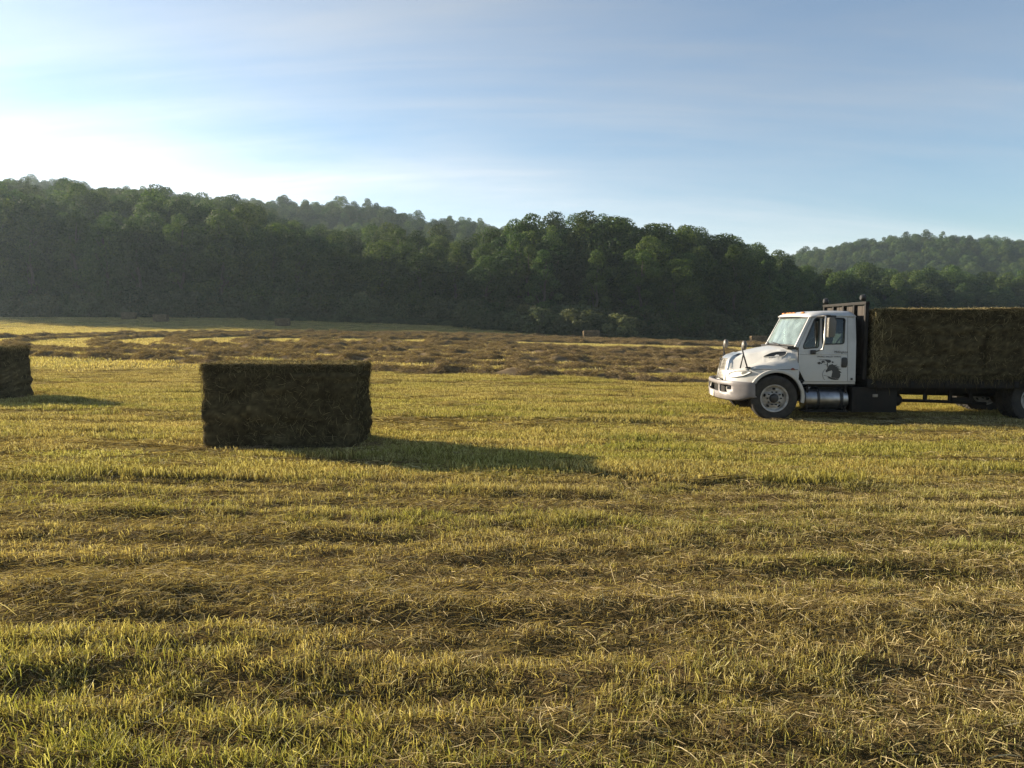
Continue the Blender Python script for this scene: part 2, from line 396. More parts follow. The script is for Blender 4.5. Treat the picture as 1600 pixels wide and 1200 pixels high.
def do_scatter(name, p, coll, lo, hi, label, hs=None, yaw=None, ex=1., ey=1.):
    N = len(p); s_ = r.uniform(lo, hi, N); g_ = greenness(p[:, 0], p[:, 1])
    rot = np.stack([r.normal(0, .03, N), r.normal(0, .03, N), r.uniform(0, 6.283, N) if yaw is None else yaw], -1)
    hz = s_ * (np.ones(N) if hs is None else hs(p, g_))
    gr = np.clip(g_ + r.normal(0, .18, N), 0, 1)
    o = scatter(name, p, rot, np.stack([s_ * ex, s_ * ey, hz], -1), r.integers(0, 6, N), coll, {'gr': gr})
    return tag(o, label, kind='stuff')
def row_y(x, y): return y + .02 * x + .12 * fbm(x / 3.0, y / 3.0, 41, 2)
def rowf_(x, y):
    yr = row_y(x, y)
    return sstep(.36, .62, .42 * fbm(x / 1.9, yr / .28, 62, 3) + .22 * fbm(x / 4.5, yr / .8, 64, 2) + .16 * fbm(x / 9, yr / 1.9, 65, 2) + .20 * fbm(x / .45, y / .22, 66, 3))
def hts(p, g_):
    rowf = rowf_(p[:, 0], p[:, 1])
    return .38 + .55 * g_ * vnoise(p[:, 0] / .3, p[:, 1] / .22, 61) + .75 * rowf * (1 - .5 * thatchiness(p[:, 0], p[:, 1])) + .35 * vnoise(p[:, 0] / .14, p[:, 1] / .12, 63)
# near field: every blade real, in single meshes
def near_blades(name, p, hmin, hmax, wid, lean, blunt_p, label, gfun, hfun, curl):
    n = len(p); gg = np.clip(gfun + r.normal(0, .16, n), 0, 1)
    h = r.uniform(hmin, hmax, n) * hfun; w = wid * r.uniform(.6, 1.35, n)
    la = r.uniform(0, 2 * np.pi, n); lm = np.abs(r.normal(0, lean, n)); fa = r.uniform(0, 2 * np.pi, n)
    F_ = np.stack([np.cos(fa), np.sin(fa), 0 * fa], -1); tipw = np.where(r.uniform(0, 1, n) < blunt_p, .65, .12)
    V = np.zeros((n, 6, 3))
    for k, tt in enumerate((0, .55, 1.)):
        bend = tt + curl * tt * tt
        c_ = p + np.stack([np.cos(la) * lm * h * bend, np.sin(la) * lm * h * bend, h * tt * np.sqrt(np.clip(1 - (lm * .5) ** 2, .2, 1)) - .012 * (k == 0)], -1)
        ww = (w * .5 * (1., .85, tipw)[k])[:, None]
        V[:, 2 * k] = c_ - F_ * ww; V[:, 2 * k + 1] = c_ + F_ * ww
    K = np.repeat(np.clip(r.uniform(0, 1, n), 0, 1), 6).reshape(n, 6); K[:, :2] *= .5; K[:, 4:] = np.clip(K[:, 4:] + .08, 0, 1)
    base = (np.arange(n) * 6)[:, None]
    F = np.concatenate([base + np.array([0, 1, 3, 2]), base + np.array([2, 3, 5, 4])])
    m_ = np_mesh(name, V.reshape(-1, 3), F, M['grass_near'], False, {'rnd': K.ravel(), 'gr': np.repeat(gg, 6)})
    return tag(link(name, m_), label, kind='stuff')
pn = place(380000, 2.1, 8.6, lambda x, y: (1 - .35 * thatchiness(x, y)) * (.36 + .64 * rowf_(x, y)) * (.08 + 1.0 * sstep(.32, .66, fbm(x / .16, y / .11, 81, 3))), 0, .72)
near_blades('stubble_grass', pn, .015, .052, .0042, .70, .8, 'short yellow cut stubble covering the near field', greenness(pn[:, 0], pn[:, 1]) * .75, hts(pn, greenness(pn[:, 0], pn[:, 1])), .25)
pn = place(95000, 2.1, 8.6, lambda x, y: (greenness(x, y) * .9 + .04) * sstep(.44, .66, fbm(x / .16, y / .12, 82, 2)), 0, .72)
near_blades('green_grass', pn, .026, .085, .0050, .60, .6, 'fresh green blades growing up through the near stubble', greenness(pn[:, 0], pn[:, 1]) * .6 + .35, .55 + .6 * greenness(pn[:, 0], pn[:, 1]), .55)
pn = place(185000, 2.1, 8.6, lambda x, y: .30 + .50 * thatchiness(x, y), 0, .72)
nn = len(pn); pn[:, 2] += r.uniform(.0, .05, nn) * (.55 + thatchiness(pn[:, 0], pn[:, 1]))
da = r.normal(.1, .75, nn); D = np.stack([np.cos(da), np.sin(da), r.normal(0, .28, nn)], -1); D /= np.linalg.norm(D, axis=1, keepdims=True)
q_ = strands(pn, D, np.tile(np.array([0, 0, 1.]), (nn, 1)), .12, .0030, r, .3, -.06)
tag(link('dry_thatch', mk('dry_thatch', q_, M['thatch'])), 'brown dry cut straw lying flat on the near field', kind='stuff')
nk = 60; x, y = wedge(nk, 2.4, 9, r); pk = np.stack([x, y, ground_z(x, y) + .10], -1); dk = r.uniform(0, 6.28, nk); tk_ = np.abs(r.normal(.5, .5, nk))
Dk = np.stack([np.cos(dk), np.sin(dk), tk_], -1); Dk /= np.linalg.norm(Dk, axis=1, keepdims=True); pk[:, 2] = ground_z(x, y) + Dk[:, 2] * .13 + .01
q_ = strands(pk, Dk, np.stack([-Dk[:, 1], Dk[:, 0], 0 * dk], -1), .22, .0032, r, .25, .2)
tag(link('long_stalks', mk('long_stalks', q_, M['thatch'])), 'long pale stalks sticking out of the near stubble', kind='stuff')
p2 = place(13500, 8.2, 27, lambda x, y: (.12 + .88 * rowf_(x, y)) * (1 - .4 * thatchiness(x, y)), 0, .8)
do_scatter('stubble_grass', p2, col_st, .8, 1.3, 'short yellow cut stubble covering the middle of the field', lambda p, g_: hts(p, g_) * .75, r.normal(-.06, .07, len(p2)) + np.pi * r.integers(0, 2, len(p2)), 1.5, .38)
p2 = place(9500, 8.2, 27, lambda x, y: greenness(x, y) * .9 * (.3 + .7 * rowf_(x, y)), 0, .8)
do_scatter('green_grass', p2, col_gt, .7, 1.2, 'green blades growing through the mid-field stubble', lambda p, g_: .5 + .45 * g_, r.normal(-.06, .1, len(p2)) + np.pi * r.integers(0, 2, len(p2)), 1.5, .45)
p2 = place(10500, 8.2, 27, lambda x, y: (.25 + .75 * thatchiness(x, y)) * (1.1 - .6 * rowf_(x, y)), .006, .8)
do_scatter('dry_thatch', p2, col_th, .7, 1.3, 'brown cut straw lying in mid-field streaks', None, r.normal(-.06, .1, len(p2)), 1.4, .45)
x, y = wedge(15000, 26, 128, r, power=.75); p3 = np.stack([x, y, base_z(x, y)], -1)
do_scatter('far_stubble', p3, col_co, .8, 1.3, 'distant yellow stubble beyond the bales')

# ------------------------------------------------------------------ hay bales
def bale_body(L, W, H, du, seed, scal=.045, strings=5):
    """rounded box of packed hay, scalloped between its strings; base at z=0, centred in x and y"""
    nx, ny, nz = [max(4, int(round(q / du))) for q in (L, W, H)]
    vs_, fs_ = [], []; off = 0
    def face(fn, na, nb, flip):
        nonlocal off
        u, v = np.meshgrid(np.linspace(-1, 1, na + 1), np.linspace(-1, 1, nb + 1), indexing='ij')
        P = fn(u, v).reshape(-1, 3); F = grid_faces(na + 1, nb + 1)
        if flip: F = F[:, ::-1]
        vs_.append(P); fs_.append(F + off); off += len(P)
    one = lambda u: np.ones_like(u)
    face(lambda u, v: np.stack([u, -one(u), v], -1), nx, nz, False); face(lambda u, v: np.stack([u, one(u), v], -1), nx, nz, True)
    face(lambda u, v: np.stack([-one(u), u, v], -1), ny, nz, True); face(lambda u, v: np.stack([one(u), u, v], -1), ny, nz, False)
    face(lambda u, v: np.stack([u, v, one(u)], -1), nx, ny, False); face(lambda u, v: np.stack([u, v, -one(u)], -1), nx, ny, True)
    P = np.concatenate(vs_); F = np.concatenate(fs_)
    # bulge between strings
    zc = (P[:, 2] + 1) / 2 * strings
    zc = np.clip(zc + .22 * (vnoise(zc * .0 + P[:, 0] * 1.1 + 5, P[:, 1] * 1.3, seed + 2) - .5) + .30 * np.sin(zc * 1.9 + seed), 0, strings)
    lob = np.abs(np.sin(np.pi * zc)) ** .6
    var = vnoise(np.floor(zc) * 3.7 + seed, np.sign(P[:, 0]) * 2.2 + np.sign(P[:, 1]), seed)
    ax, ay = np.abs(P[:, 0]) > .999, np.abs(P[:, 1]) > .999
    Q = P * np.array([L / 2, W / 2, H / 2])
    a1 = fbm(Q[:, 0] * 3 + Q[:, 1] * 2.3, Q[:, 2] * 6 + Q[:, 1] * 2.1, seed + 3, 3) - .5
    a2 = fbm(Q[:, 0] * 14 + 3 * Q[:, 1], Q[:, 2] * 22 - 5 * Q[:, 1] + 4 * Q[:, 0], seed + 9, 3) - .5
    a3 = fbm(Q[:, 0] * 5 + 8 * Q[:, 1], Q[:, 1] * 7 - 3 * Q[:, 0], seed + 5, 4) - .5
    edge = 1 - np.maximum(np.maximum(np.minimum(np.abs(P[:, 0]), np.abs(P[:, 1])), np.minimum(np.abs(P[:, 0]), np.abs(P[:, 2]))), np.minimum(np.abs(P[:, 1]), np.abs(P[:, 2])))
    Q[:, 0] += np.sign(P[:, 0]) * np.abs(P[:, 0]) ** 8 * (scal * (lob * (.1 + 1.1 * var)) + .05 * a1 + .05 * a2)
    Q[:, 1] += np.sign(P[:, 1]) * np.abs(P[:, 1]) ** 8 * (scal * .8 * (lob * (.3 + var)) + .06 * a1 + .05 * a2)
    Q[:, 2] += np.sign(P[:, 2]) * np.abs(P[:, 2]) ** 8 * (.07 * a3 + .03 * a1 - .02)
    for i, j in ((0, 2), (1, 2), (0, 1)):                      # worn corners
        c_ = np.clip((np.abs(P[:, i]) - .94) / .06, 0, 1) * np.clip((np.abs(P[:, j]) - .92) / .08, 0, 1)
        Q[:, i] -= np.sign(P[:, i]) * c_ * .025; Q[:, j] -= np.sign(P[:, j]) * c_ * .025
    Q[:, 2] += H / 2
    rn = np.clip(.26 + 1.1 * a2 + .5 * a1 + r.uniform(-.12, .12, len(Q)), 0, 1)
    return Q, F, rn
def bale_straw(L, W, H, n, seed, length=.13, wid=.0042, top=.2):
    q = np.random.default_rng(seed)
    area = np.array([L * H, L * H, W * H, W * H, L * W * (1 + 6 * top)]); side = q.choice(5, n, p=area / area.sum())
    u, v = q.uniform(-1, 1, n), q.uniform(-1, 1, n)
    k = q.uniform(0, 1, n) < .35; v = np.where(k, np.sign(v) * (1 - np.abs(q.normal(0, .05, n))), v)
    P = np.zeros((n, 3)); N_ = np.zeros((n, 3)); T1 = np.zeros((n, 3)); T2 = np.zeros((n, 3))
    for s_, (ax, sg, a, b_) in enumerate(((1, -1, 0, 2), (1, 1, 0, 2), (0, -1, 1, 2), (0, 1, 1, 2), (2, 1, 0, 1))):
        m_ = side == s_; dim = np.array([L / 2, W / 2, H / 2])
        P[m_, ax] = sg * (dim[ax] + q.uniform(.0, .035, m_.sum())); P[m_, a] = u[m_] * dim[a]; P[m_, b_] = v[m_] * dim[b_]
        N_[m_, ax] = sg; T1[m_, a] = 1; T2[m_, b_] = 1
    an = q.uniform(0, np.pi, n)
    D = T1 * np.cos(an)[:, None] + T2 * np.sin(an)[:, None] + N_ * q.normal(0, .22, n)[:, None]
    D /= np.linalg.norm(D, axis=1, keepdims=True)
    P[:, 2] += H / 2
    V, F, K = strands(P, D, N_, length, wid, q, .5, .0)
    nf = n // 6                                           # stems standing up round the top, coloured brighter as a sunlit fringe
    e_ = q.uniform(0, 1, nf) < .6; fx = q.uniform(-1, 1, nf) * L / 2; fy = np.where(e_, -W / 2 + np.abs(q.normal(0, .05, nf)), q.uniform(-1, 1, nf) * W / 2)
    Pf = np.stack([fx, fy, H + .02 + .05 * (fbm(fx * 2.2, fy * 3, seed, 3) - .4)], -1); Df = np.stack([q.normal(0, .8, nf), q.normal(0, .6, nf), np.abs(q.normal(.25, .3, nf))], -1); Df /= np.linalg.norm(Df, axis=1, keepdims=True)
    V2, F2, K2 = strands(Pf, Df, np.tile(np.array([0, .3, .95]), (nf, 1)), length * .9, wid * 1.1, q, .5, .45)
    return np.concatenate([V, V2]), np.concatenate([F, F2 + len(V)]), np.concatenate([K, K2])
def twine_mesh(L, W, z, m_):
    pts = []
    a, b_ = L / 2 - .005, W / 2 - .002; cr = .05
    for (cx, cy_, a0) in ((a - cr, b_ - cr, 0), (-a + cr, b_ - cr, 90), (-a + cr, -b_ + cr, 180), (a - cr, -b_ + cr, 270)):
        for k in range(4): an = R(a0 + 30 * k); pts.append(Vector((cx + cr * math.cos(an), cy_ + cr * math.sin(an), z)))
    return tube_mesh('twine', pts, .0035, 4, m_, True)
def tube_mesh(name, pts, rad, ns, m_, closed=False, cap=True):
    pts = [Vector(p) for p in pts]; n_ = len(pts); V, F = [], []
    rads = rad if isinstance(rad, (list, tuple)) else [rad] * n_
    up = None
    for i, p in enumerate(pts):
        if closed: d = (pts[(i + 1) % n_] - pts[i - 1])
        else: d = (pts[min(i + 1, n_ - 1)] - pts[max(i - 1, 0)])
        d.normalize()
        if up is None: up = Vector((0, 0, 1)) if abs(d.z) < .9 else Vector((1, 0, 0))
        s_ = d.cross(up).normalized(); up = s_.cross(d).normalized()
        for k in range(ns):
            a = 2 * math.pi * k / ns; V.append(p + (s_ * math.cos(a) + up * math.sin(a)) * rads[i])
    for i in range(n_ if closed else n_ - 1):
        j = (i + 1) % n_
        for k in range(ns): F.append((i * ns + k, i * ns + (k + 1) % ns, j * ns + (k + 1) % ns, j * ns + k))
    m = bpy.data.meshes.new(name)
    if cap and not closed: F = F + [tuple(range(ns))[::-1], tuple(range((n_ - 1) * ns, n_ * ns))]
    m.from_pydata(V, [], F); m.polygons.foreach_set('use_smooth', [len(f) == 4 for f in F]); m.update()
    if m_: m.materials.append(m_)
    return m
M['twine'] = mat('twine', (.13, .10, .05), .8)
def make_bale_meshes(L, W, H, seed, n_straw, du=.035):
    q = bale_body(L, W, H, du, seed); body = np_mesh('packed_hay', q[0], q[1], M['balehay'], True, {'rnd': q[2]})
    s_ = bale_straw(L, W, H, n_straw, seed + 1); st = np_mesh('straw', s_[0], s_[1], M['balehay'], False, {'rnd': s_[2]})
    tw = [twine_mesh(L, W, H * k / 5, M['twine']) for k in range(1, 5)]
    return body, st, tw
def put_bale(name, meshes, loc, rz, label, group=None, tilt=0):
    root = empty(name, loc, rz); root.rotation_euler = (0, tilt, rz); tag(root, label, 'hay bale', group)
    link('packed_hay', meshes[0], root); s_ = link('loose_straw', meshes[1], root); s_['kind'] = 'stuff'
    for t_ in meshes[2]: link('twine', t_, root)
    return root
bm_field = make_bale_meshes(2.16, .92, 1.23, 4, 26000)
bm_field2 = make_bale_meshes(2.16, .92, 1.24, 14, 14000)
def gz(x, y): return float(base_z(x, y))
put_bale('hay_bale', bm_field, (-3.29, 10.45, gz(-3.3, 10.5) - .035), R(-3.5), 'large dark rectangular hay bale standing nearest the camera, left of centre', 'bales left in the field')
put_bale('hay_bale', bm_field2, (-12.72, 16.7, gz(-12.7, 16.7) - .03), R(-2), 'hay bale cut off by the left edge of the picture', 'bales left in the field')
fb = bale_body(2.2, .95, 1.22, .11, 31, .05); M['painted_lit_hay'] = leafy('painted_sunlit_bale_hay', [(0, (.07, .053, .034)), (.5, (.16, .122, .074)), (1, (.28, .22, .135))], .1, rough=1., spec=0.)  # far bales get a lighter hay colour in place of sunlight on them
far_bale = np_mesh('hay_bale', fb[0], fb[1], M['painted_lit_hay'], True, {'rnd': fb[2]})
for (bx, by, rz, lab) in ((-64.4, 120, 4, 'faint far hay bale, leftmost of two close together at the dark forest foot'),
                          (-56.6, 115, -3, 'far hay bale second from left, on shaded grass below the forest'),
                          (-35.4, 110, 3, 'far hay bale alone on the shaded strip behind the raked rows'),
                          (10.9, 98.0, 2, 'sunlit far hay bale below the green bushy bank'),
                          (34.6, 100, 0, 'dim far hay bale just behind the white truck hood')):
    o = link('hay_bale', far_bale); o.location = (bx, by, gz(bx, by) - .03); o.rotation_euler = (0, 0, R(rz))
    tag(o, lab, 'hay bale', 'bales left in the field')

# ------------------------------------------------------------------ windrows of raked hay
OUT = np.array([(95, 6), (60, 13), (30, 18.5), (6.4, 23), (-4.7, 26.3), (-14.3, 31.5), (-23, 35.2), (-32, 40), (-40, 48), (-45.5, 60), (-46, 74), (-40, 87),
                (-28, 95), (-10, 99), (15, 100), (40, 97), (70, 90), (110, 82.)])
CEN = np.array([(115, 46), (80, 50), (50, 53), (26, 56), (16, 58), (10, 59.5), (6, 60), (3, 60.5), (1, 61), (-1, 62), (-1, 63.5), (1, 64.5),
                (5, 65), (12, 65.5), (25, 66), (45, 66), (75, 64), (112, 60.)])
def resample(P, d):
    # Catmull-Rom then even spacing
    Q = []
    for i in range(len(P) - 1):
        p0, p1, p2, p3 = P[max(i - 1, 0)], P[i], P[i + 1], P[min(i + 2, len(P) - 1)]
        for t_ in np.linspace(0, 1, 24, endpoint=False):
            Q.append(.5 * ((2 * p1) + (-p0 + p2) * t_ + (2 * p0 - 5 * p1 + 4 * p2 - p3) * t_ ** 2 + (-p0 + 3 * p1 - 3 * p2 + p3) * t_ ** 3))
    Q = np.array(Q + [P[-1]]); s_ = np.concatenate([[0], np.cumsum(np.hypot(*np.diff(Q, axis=0).T))])
    u = np.arange(0, s_[-1], d)
    return np.stack([np.interp(u, s_, Q[:, 0]), np.interp(u, s_, Q[:, 1])], -1), u
clump_m = [np_mesh('hay_clump', q_[0], q_[1], M['hay'], False, {'rnd': q_[2]}) for q_ in
           [flat_straw(210, .30, .17, .0065, .07, .40, 600 + i, -.08, .6) for i in range(5)]]
col_hc = src_collection('hay_clump', clump_m)
ORD = ['nearest and outermost', 'second nearest', 'third nearest', 'fourth nearest', 'fifth nearest', 'sixth nearest', 'seventh nearest', 'innermost']
NW = 8
for k in range(NW):
    c0 = OUT + (CEN - OUT) * (k / NW)
    pts_, u = resample(c0, .24)
    # keep what the view could plausibly reach
    kk = (np.abs(pts_[:, 0]) < pts_[:, 1] * .95 + 12); pts_, u = pts_[kk], u[kk]
    wob = (fbm(u / 9, u * 0 + k * 9, 70, 2) - .5) * 1.2
    tan = np.gradient(pts_, axis=0); tan /= np.linalg.norm(tan, axis=1, keepdims=True); nor = np.stack([-tan[:, 1], tan[:, 0]], -1)
    pts_ = pts_ + nor * wob[:, None]
    wdt = .50 + .45 * fbm(u / 1.6, u * 0 + k * 5, 71, 2)
    lump = fbm(u / 1.5, u * 0 + k * 3, 72, 3)
    hgt = .115 + .16 * sstep(.32, .74, lump) * (.45 + .9 * vnoise(u / 4.0, u * 0 + k, 73))
    nc = 13; tcr = np.linspace(-1, 1, nc)
    Xw = pts_[:, 0][:, None] + nor[:, 0][:, None] * tcr * wdt[:, None]; Yw = pts_[:, 1][:, None] + nor[:, 1][:, None] * tcr * wdt[:, None]
    prof = np.clip(1 - tcr ** 2, 0, 1) ** 1.15
    nz_ = fbm(Xw / .5, Yw / .5, 74 + k, 4, .6)
    Zw = base_z(Xw, Yw) - .03 + hgt[:, None] * prof * (.35 + 1.3 * nz_) + .12 * prof * nz_
    V = np.stack([Xw, Yw, Zw], -1).reshape(-1, 3)
    rn = np.clip(.05 + .75 * fbm(Xw / .3, Yw / .12, 90 + k, 3).ravel() + r.uniform(-.15, .15, len(V)), 0, 1)
    wm = np_mesh('windrow', V, grid_faces(len(u), nc), M['hay'], True, {'rnd': rn})
    w_o = tag(link('windrow', wm), ('%s of the curved rows of raked brown hay behind the bales' % ORD[k]) if k < 7 else 'innermost short loop of raked brown hay mid-field', 'windrow', 'rows of raked hay')
    # loose tufts on top
    ns = int(len(u) * .24 * 17)
    ii = r.integers(0, len(u), ns); tt = r.uniform(-.98, .98, ns); jj = np.clip(np.round((tt + 1) / 2 * (nc - 1)).astype(int), 0, nc - 1)
    px_ = pts_[ii, 0] + nor[ii, 0] * tt * wdt[ii]; py_ = pts_[ii, 1] + nor[ii, 1] * tt * wdt[ii]; pz_ = Zw[ii, jj] + r.uniform(-.04, .05, ns)
    Vg = np.stack([Xw, Yw, Zw], -1); nv_ = np.cross(np.gradient(Vg, axis=0), np.gradient(Vg, axis=1)); nv_ /= np.linalg.norm(nv_, axis=2, keepdims=True); nv_ *= np.sign(nv_[..., 2:3])
    ya = np.arctan2(tan[ii, 1], tan[ii, 0]) + r.normal(0, .8, ns); nn_ = nv_[ii, jj]
    n1, n2 = nn_[:, 0] * np.cos(ya) + nn_[:, 1] * np.sin(ya), -nn_[:, 0] * np.sin(ya) + nn_[:, 1] * np.cos(ya)
    ea, eb = np.arcsin(np.clip(-n2, -1, 1)), np.arctan2(n1, nn_[:, 2])
    s_ = r.uniform(.6, 1.2, ns)
    h_o = scatter('loose_hay', np.stack([px_, py_, pz_], -1), np.stack([ea + r.normal(0, .15, ns), eb + r.normal(0, .15, ns), ya], -1),
                  np.stack([s_, s_, s_], -1), r.integers(0, 5, ns), col_hc, None, w_o)
    h_o['kind'] = 'stuff'

sp_p = []
for (bx, by, hl, hw) in ((-3.29, 10.45, 1.08, .46), (-12.72, 16.7, 1.08, .46)):
    nS = 70; t_ = r.uniform(-1, 1, nS); front = r.uniform(0, 1, nS) < .7
    sx = np.where(front, t_ * (hl + .12), np.sign(t_) * (hl + np.abs(r.normal(0, .14, nS)))); sy = np.where(front, -hw - np.abs(r.normal(.02, .13, nS)), r.uniform(-1, 1, nS) * hw)
    sp_p.append(np.stack([bx + sx, by + sy - .06 * sx, ground_z(bx + sx, by + sy) + r.uniform(0, .03, nS)], -1))
sp_p = np.concatenate(sp_p); nS = len(sp_p); s_ = r.uniform(.25, .6, nS)
tag(scatter('spilled_hay', sp_p, np.stack([r.normal(0, .2, nS), r.normal(0, .2, nS), r.uniform(0, 6.28, nS)], -1), np.stack([s_, s_, s_], -1), r.integers(0, 5, nS), col_hc), 'loose hay spilled round the feet of the near bales', kind='stuff')

# ------------------------------------------------------------------ trees
def crown_mesh(seed, H, Rr, base, nl, n, leaf, m_, shape=1.0):
    q = np.random.default_rng(seed)
    t_ = (np.arange(nl) + q.uniform(0, 1, nl)) / nl; t_ = t_ ** .9
    env = np.clip(1 - np.abs(2 * t_ - .85) ** 2.4 / 1.35, .12, 1) ** (.6 * shape)
    an = np.arange(nl) * 2.39996 + q.uniform(-.5, .5, nl); d = Rr * env * q.uniform(.35, .82, nl)
    lr = Rr * q.uniform(.17, .42, nl) * (.65 + .4 * env)
    C_ = np.stack([d * np.cos(an), d * np.sin(an), base + (H - base) * (.08 + .86 * t_) - lr * .35], -1)
    lr[-1] = max(lr[-1], .34 * Rr); C_[-1] = (q.normal(0, .3), q.normal(0, .3), H - lr[-1] * .95)
    pr = lr ** 2; li = q.choice(nl, n, p=pr / pr.sum())
    dr = q.normal(0, 1, (n, 3)); dr[:, 2] = dr[:, 2] + .25; dr /= np.linalg.norm(dr, axis=1, keepdims=True)
    bump = .78 + .42 * fbm(dr[:, 0] * 2.2 + li * 5.1 + 9, dr[:, 1] * 2.2 + dr[:, 2] * 1.7 + li * 2.3, seed, 3)
    P = C_[li] + dr * (lr[li] * bump * q.uniform(.80, 1.06, n))[:, None] * np.array([1, 1, .85])
    nrm = dr * .9 + q.normal(0, .55, (n, 3)); nrm /= np.linalg.norm(nrm, axis=1, keepdims=True)
    a = np.cross(nrm, q.normal(0, 1, (n, 3))); a /= np.linalg.norm(a, axis=1, keepdims=True); b_ = np.cross(nrm, a)
    s_ = (leaf * q.uniform(.55, 1.35, n))[:, None]
    V = np.stack([P - a * s_ * .62, P - b_ * s_ * .34 + nrm * s_ * .08, P + a * s_ * .62, P + b_ * s_ * .34 + nrm * s_ * .08], 1).reshape(-1, 3)
    lo = q.uniform(-.26, .26, nl)
    K = np.repeat(np.clip(.5 + lo[li] + q.normal(0, .17, n), 0, 1), 4)
    return np_mesh('crown', V, (np.arange(n) * 4)[:, None] + np.arange(4), m_, False, {'rnd': K}), C_, lr
def trunk_mesh(seed, H, base, rad, C_):
    q = random.Random(seed); vv, ff = [], []
    def add(pts, rads, ns):
        m_ = tube_mesh('x', pts, rads, ns, None); o_ = len(vv)
        vv.extend([tuple(v.co) for v in m_.vertices]); ff.extend([tuple(i + o_ for i in p.vertices) for p in m_.polygons]); bpy.data.meshes.remove(m_)
    ks = 7; pts = [Vector((q.gauss(0, .12) * k, q.gauss(0, .12) * k, H * .82 * k / (ks - 1) - .3 * (k == 0))) for k in range(ks)]
    add(pts, [rad * (1.25 if k == 0 else 1 - .85 * k / (ks - 1)) for k in range(ks)], 8)
    for c_ in C_[:: max(1, len(C_) // 8)]:
        k = min(ks - 2, max(1, int((c_[2] / (H * .82)) * (ks - 1) - 1.2))); s0 = pts[k]; e0 = Vector(c_)
        md = s0.lerp(e0, .5) + Vector((0, 0, .4)); rr = rad * .38
        add([s0, md, e0], [rr, rr * .65, rr * .2], 5)
    m_ = bpy.data.meshes.new('trunk'); m_.from_pydata(vv, [], ff); m_.polygons.foreach_set('use_smooth', [True] * len(ff)); m_.materials.append(M['bark']); m_.update()
    return m_
VAR = []
for i, (H_, R_, b_, nl, n_, lf, sh) in enumerate(((20, 5.8, 2.6, 34, 14000, .32, 1.), (21, 4.6, 3.0, 30, 11000, .31, .8), (19, 6.6, 1.6, 44, 16000, .33, 1.1), (22, 5.2, 4, 26, 11000, .31, .9),
                                                  (18, 5.4, .8, 40, 15000, .31, 1.), (20, 4.0, 1.2, 26, 10000, .29, .6), (20, 6.2, 3, 30, 12000, .33, 1.3), (19, 5.0, .6, 44, 15000, .30, .9))):
    cm, C_, lr_ = crown_mesh(900 + i, H_, R_, b_, nl, n_, lf, M['leaf'], sh)
    VAR.append((H_, cm, trunk_mesh(i, H_, b_, .30 + .02 * i, C_)))
BUSH = [crown_mesh(950 + i, 3.2, 2.0 + .3 * (i % 2), .2, 14, 2200, .22, M['bushleaf'], 1.)[0] for i in range(4)]
SKX = [-300, 0, 60, 150, 250, 330, 390, 440, 480, 540, 600, 660, 720, 780, 850, 900, 960, 1000, 1040, 1080, 1130, 1160, 1190, 1230, 1300, 1400, 1500, 1560, 1600, 1900]
SKY_ = [262, 268, 286, 294, 300, 311, 316, 340, 358, 362, 352, 362, 360, 352, 331, 331, 341, 352, 347, 358, 357, 378, 372, 394, 405, 414, 408, 420, 416, 415]
def canopy_limit(x, y):
    """height above the ground that the wood reaches at this spot, read from its outline against the sky"""
    px_ = 800 + 1110 * x / y
    return CAM_H + (510 - np.interp(px_, SKX, SKY_)) / 1110 * y - gz(x, y)
ts = np.linspace(-190, 230, 900); es = np.stack([ts, edge_y(ts)], -1); sl = np.concatenate([[0], np.cumsum(np.hypot(*np.diff(es, axis=0).T))])
q = random.Random(77); spots = []
for row, (off, sp) in enumerate(((2.5, 6.6), (9, 6.8), (16, 7.2), (24, 7.6), (33, 8.4))):
    u_ = q.uniform(0, sp)
    while u_ < sl[-1]:
        x_ = float(np.interp(u_, sl, ts)); y_ = float(edge_y(x_)); tx, ty = 1.0, float(edge_y(x_ + 1) - edge_y(x_ - 1)) / 2
        ln = math.hypot(tx, ty); nx_, ny_ = -ty / ln, tx / ln
        X_, Y_ = x_ + nx_ * off + q.gauss(0, 1.1), y_ + ny_ * off + q.gauss(0, 1.3)
        if abs(X_) < .80 * Y_ + 8: spots.append((row, X_, Y_))
        u_ += sp * q.uniform(.8, 1.2)
ZONES = [(60, 'above the cut-off bale'), (180, 'right of the cut-off bale'), (300, 'above the two far bales'), (440, 'above the near bale\'s left half'), (580, 'above the near bale\'s right half'),
         (700, 'behind the raked rows'), (800, 'where the green bank begins'), (900, 'above the bushy green bank'), (1000, 'behind the sunlit far bale'), (1110, 'between sunlit bale and truck'),
         (1210, 'above the truck hood'), (1335, 'above the truck cab'), (1460, 'above the front loaded bale'), (9999, 'above the second loaded bale')]
ROWN = ['tree at the foot of the wood', 'tree just inside the wood edge', 'crown halfway back in the wood', 'tree high in the wood', 'tree of the rearmost row']
ORDN = ['first', 'second', 'third', 'fourth', 'fifth', 'sixth', 'seventh', 'eighth', 'ninth', 'tenth', 'eleventh', 'twelfth', 'thirteenth', 'fourteenth', 'fifteenth', 'sixteenth', 'seventeenth', 'eighteenth']
def zone_of(px_): return next(i for i, (lim, _) in enumerate(ZONES) if px_ < lim)
bins = {}
for sp_ in spots: bins.setdefault((zone_of(800 + 1110 * sp_[1] / sp_[2]), sp_[0]), []).append(sp_)
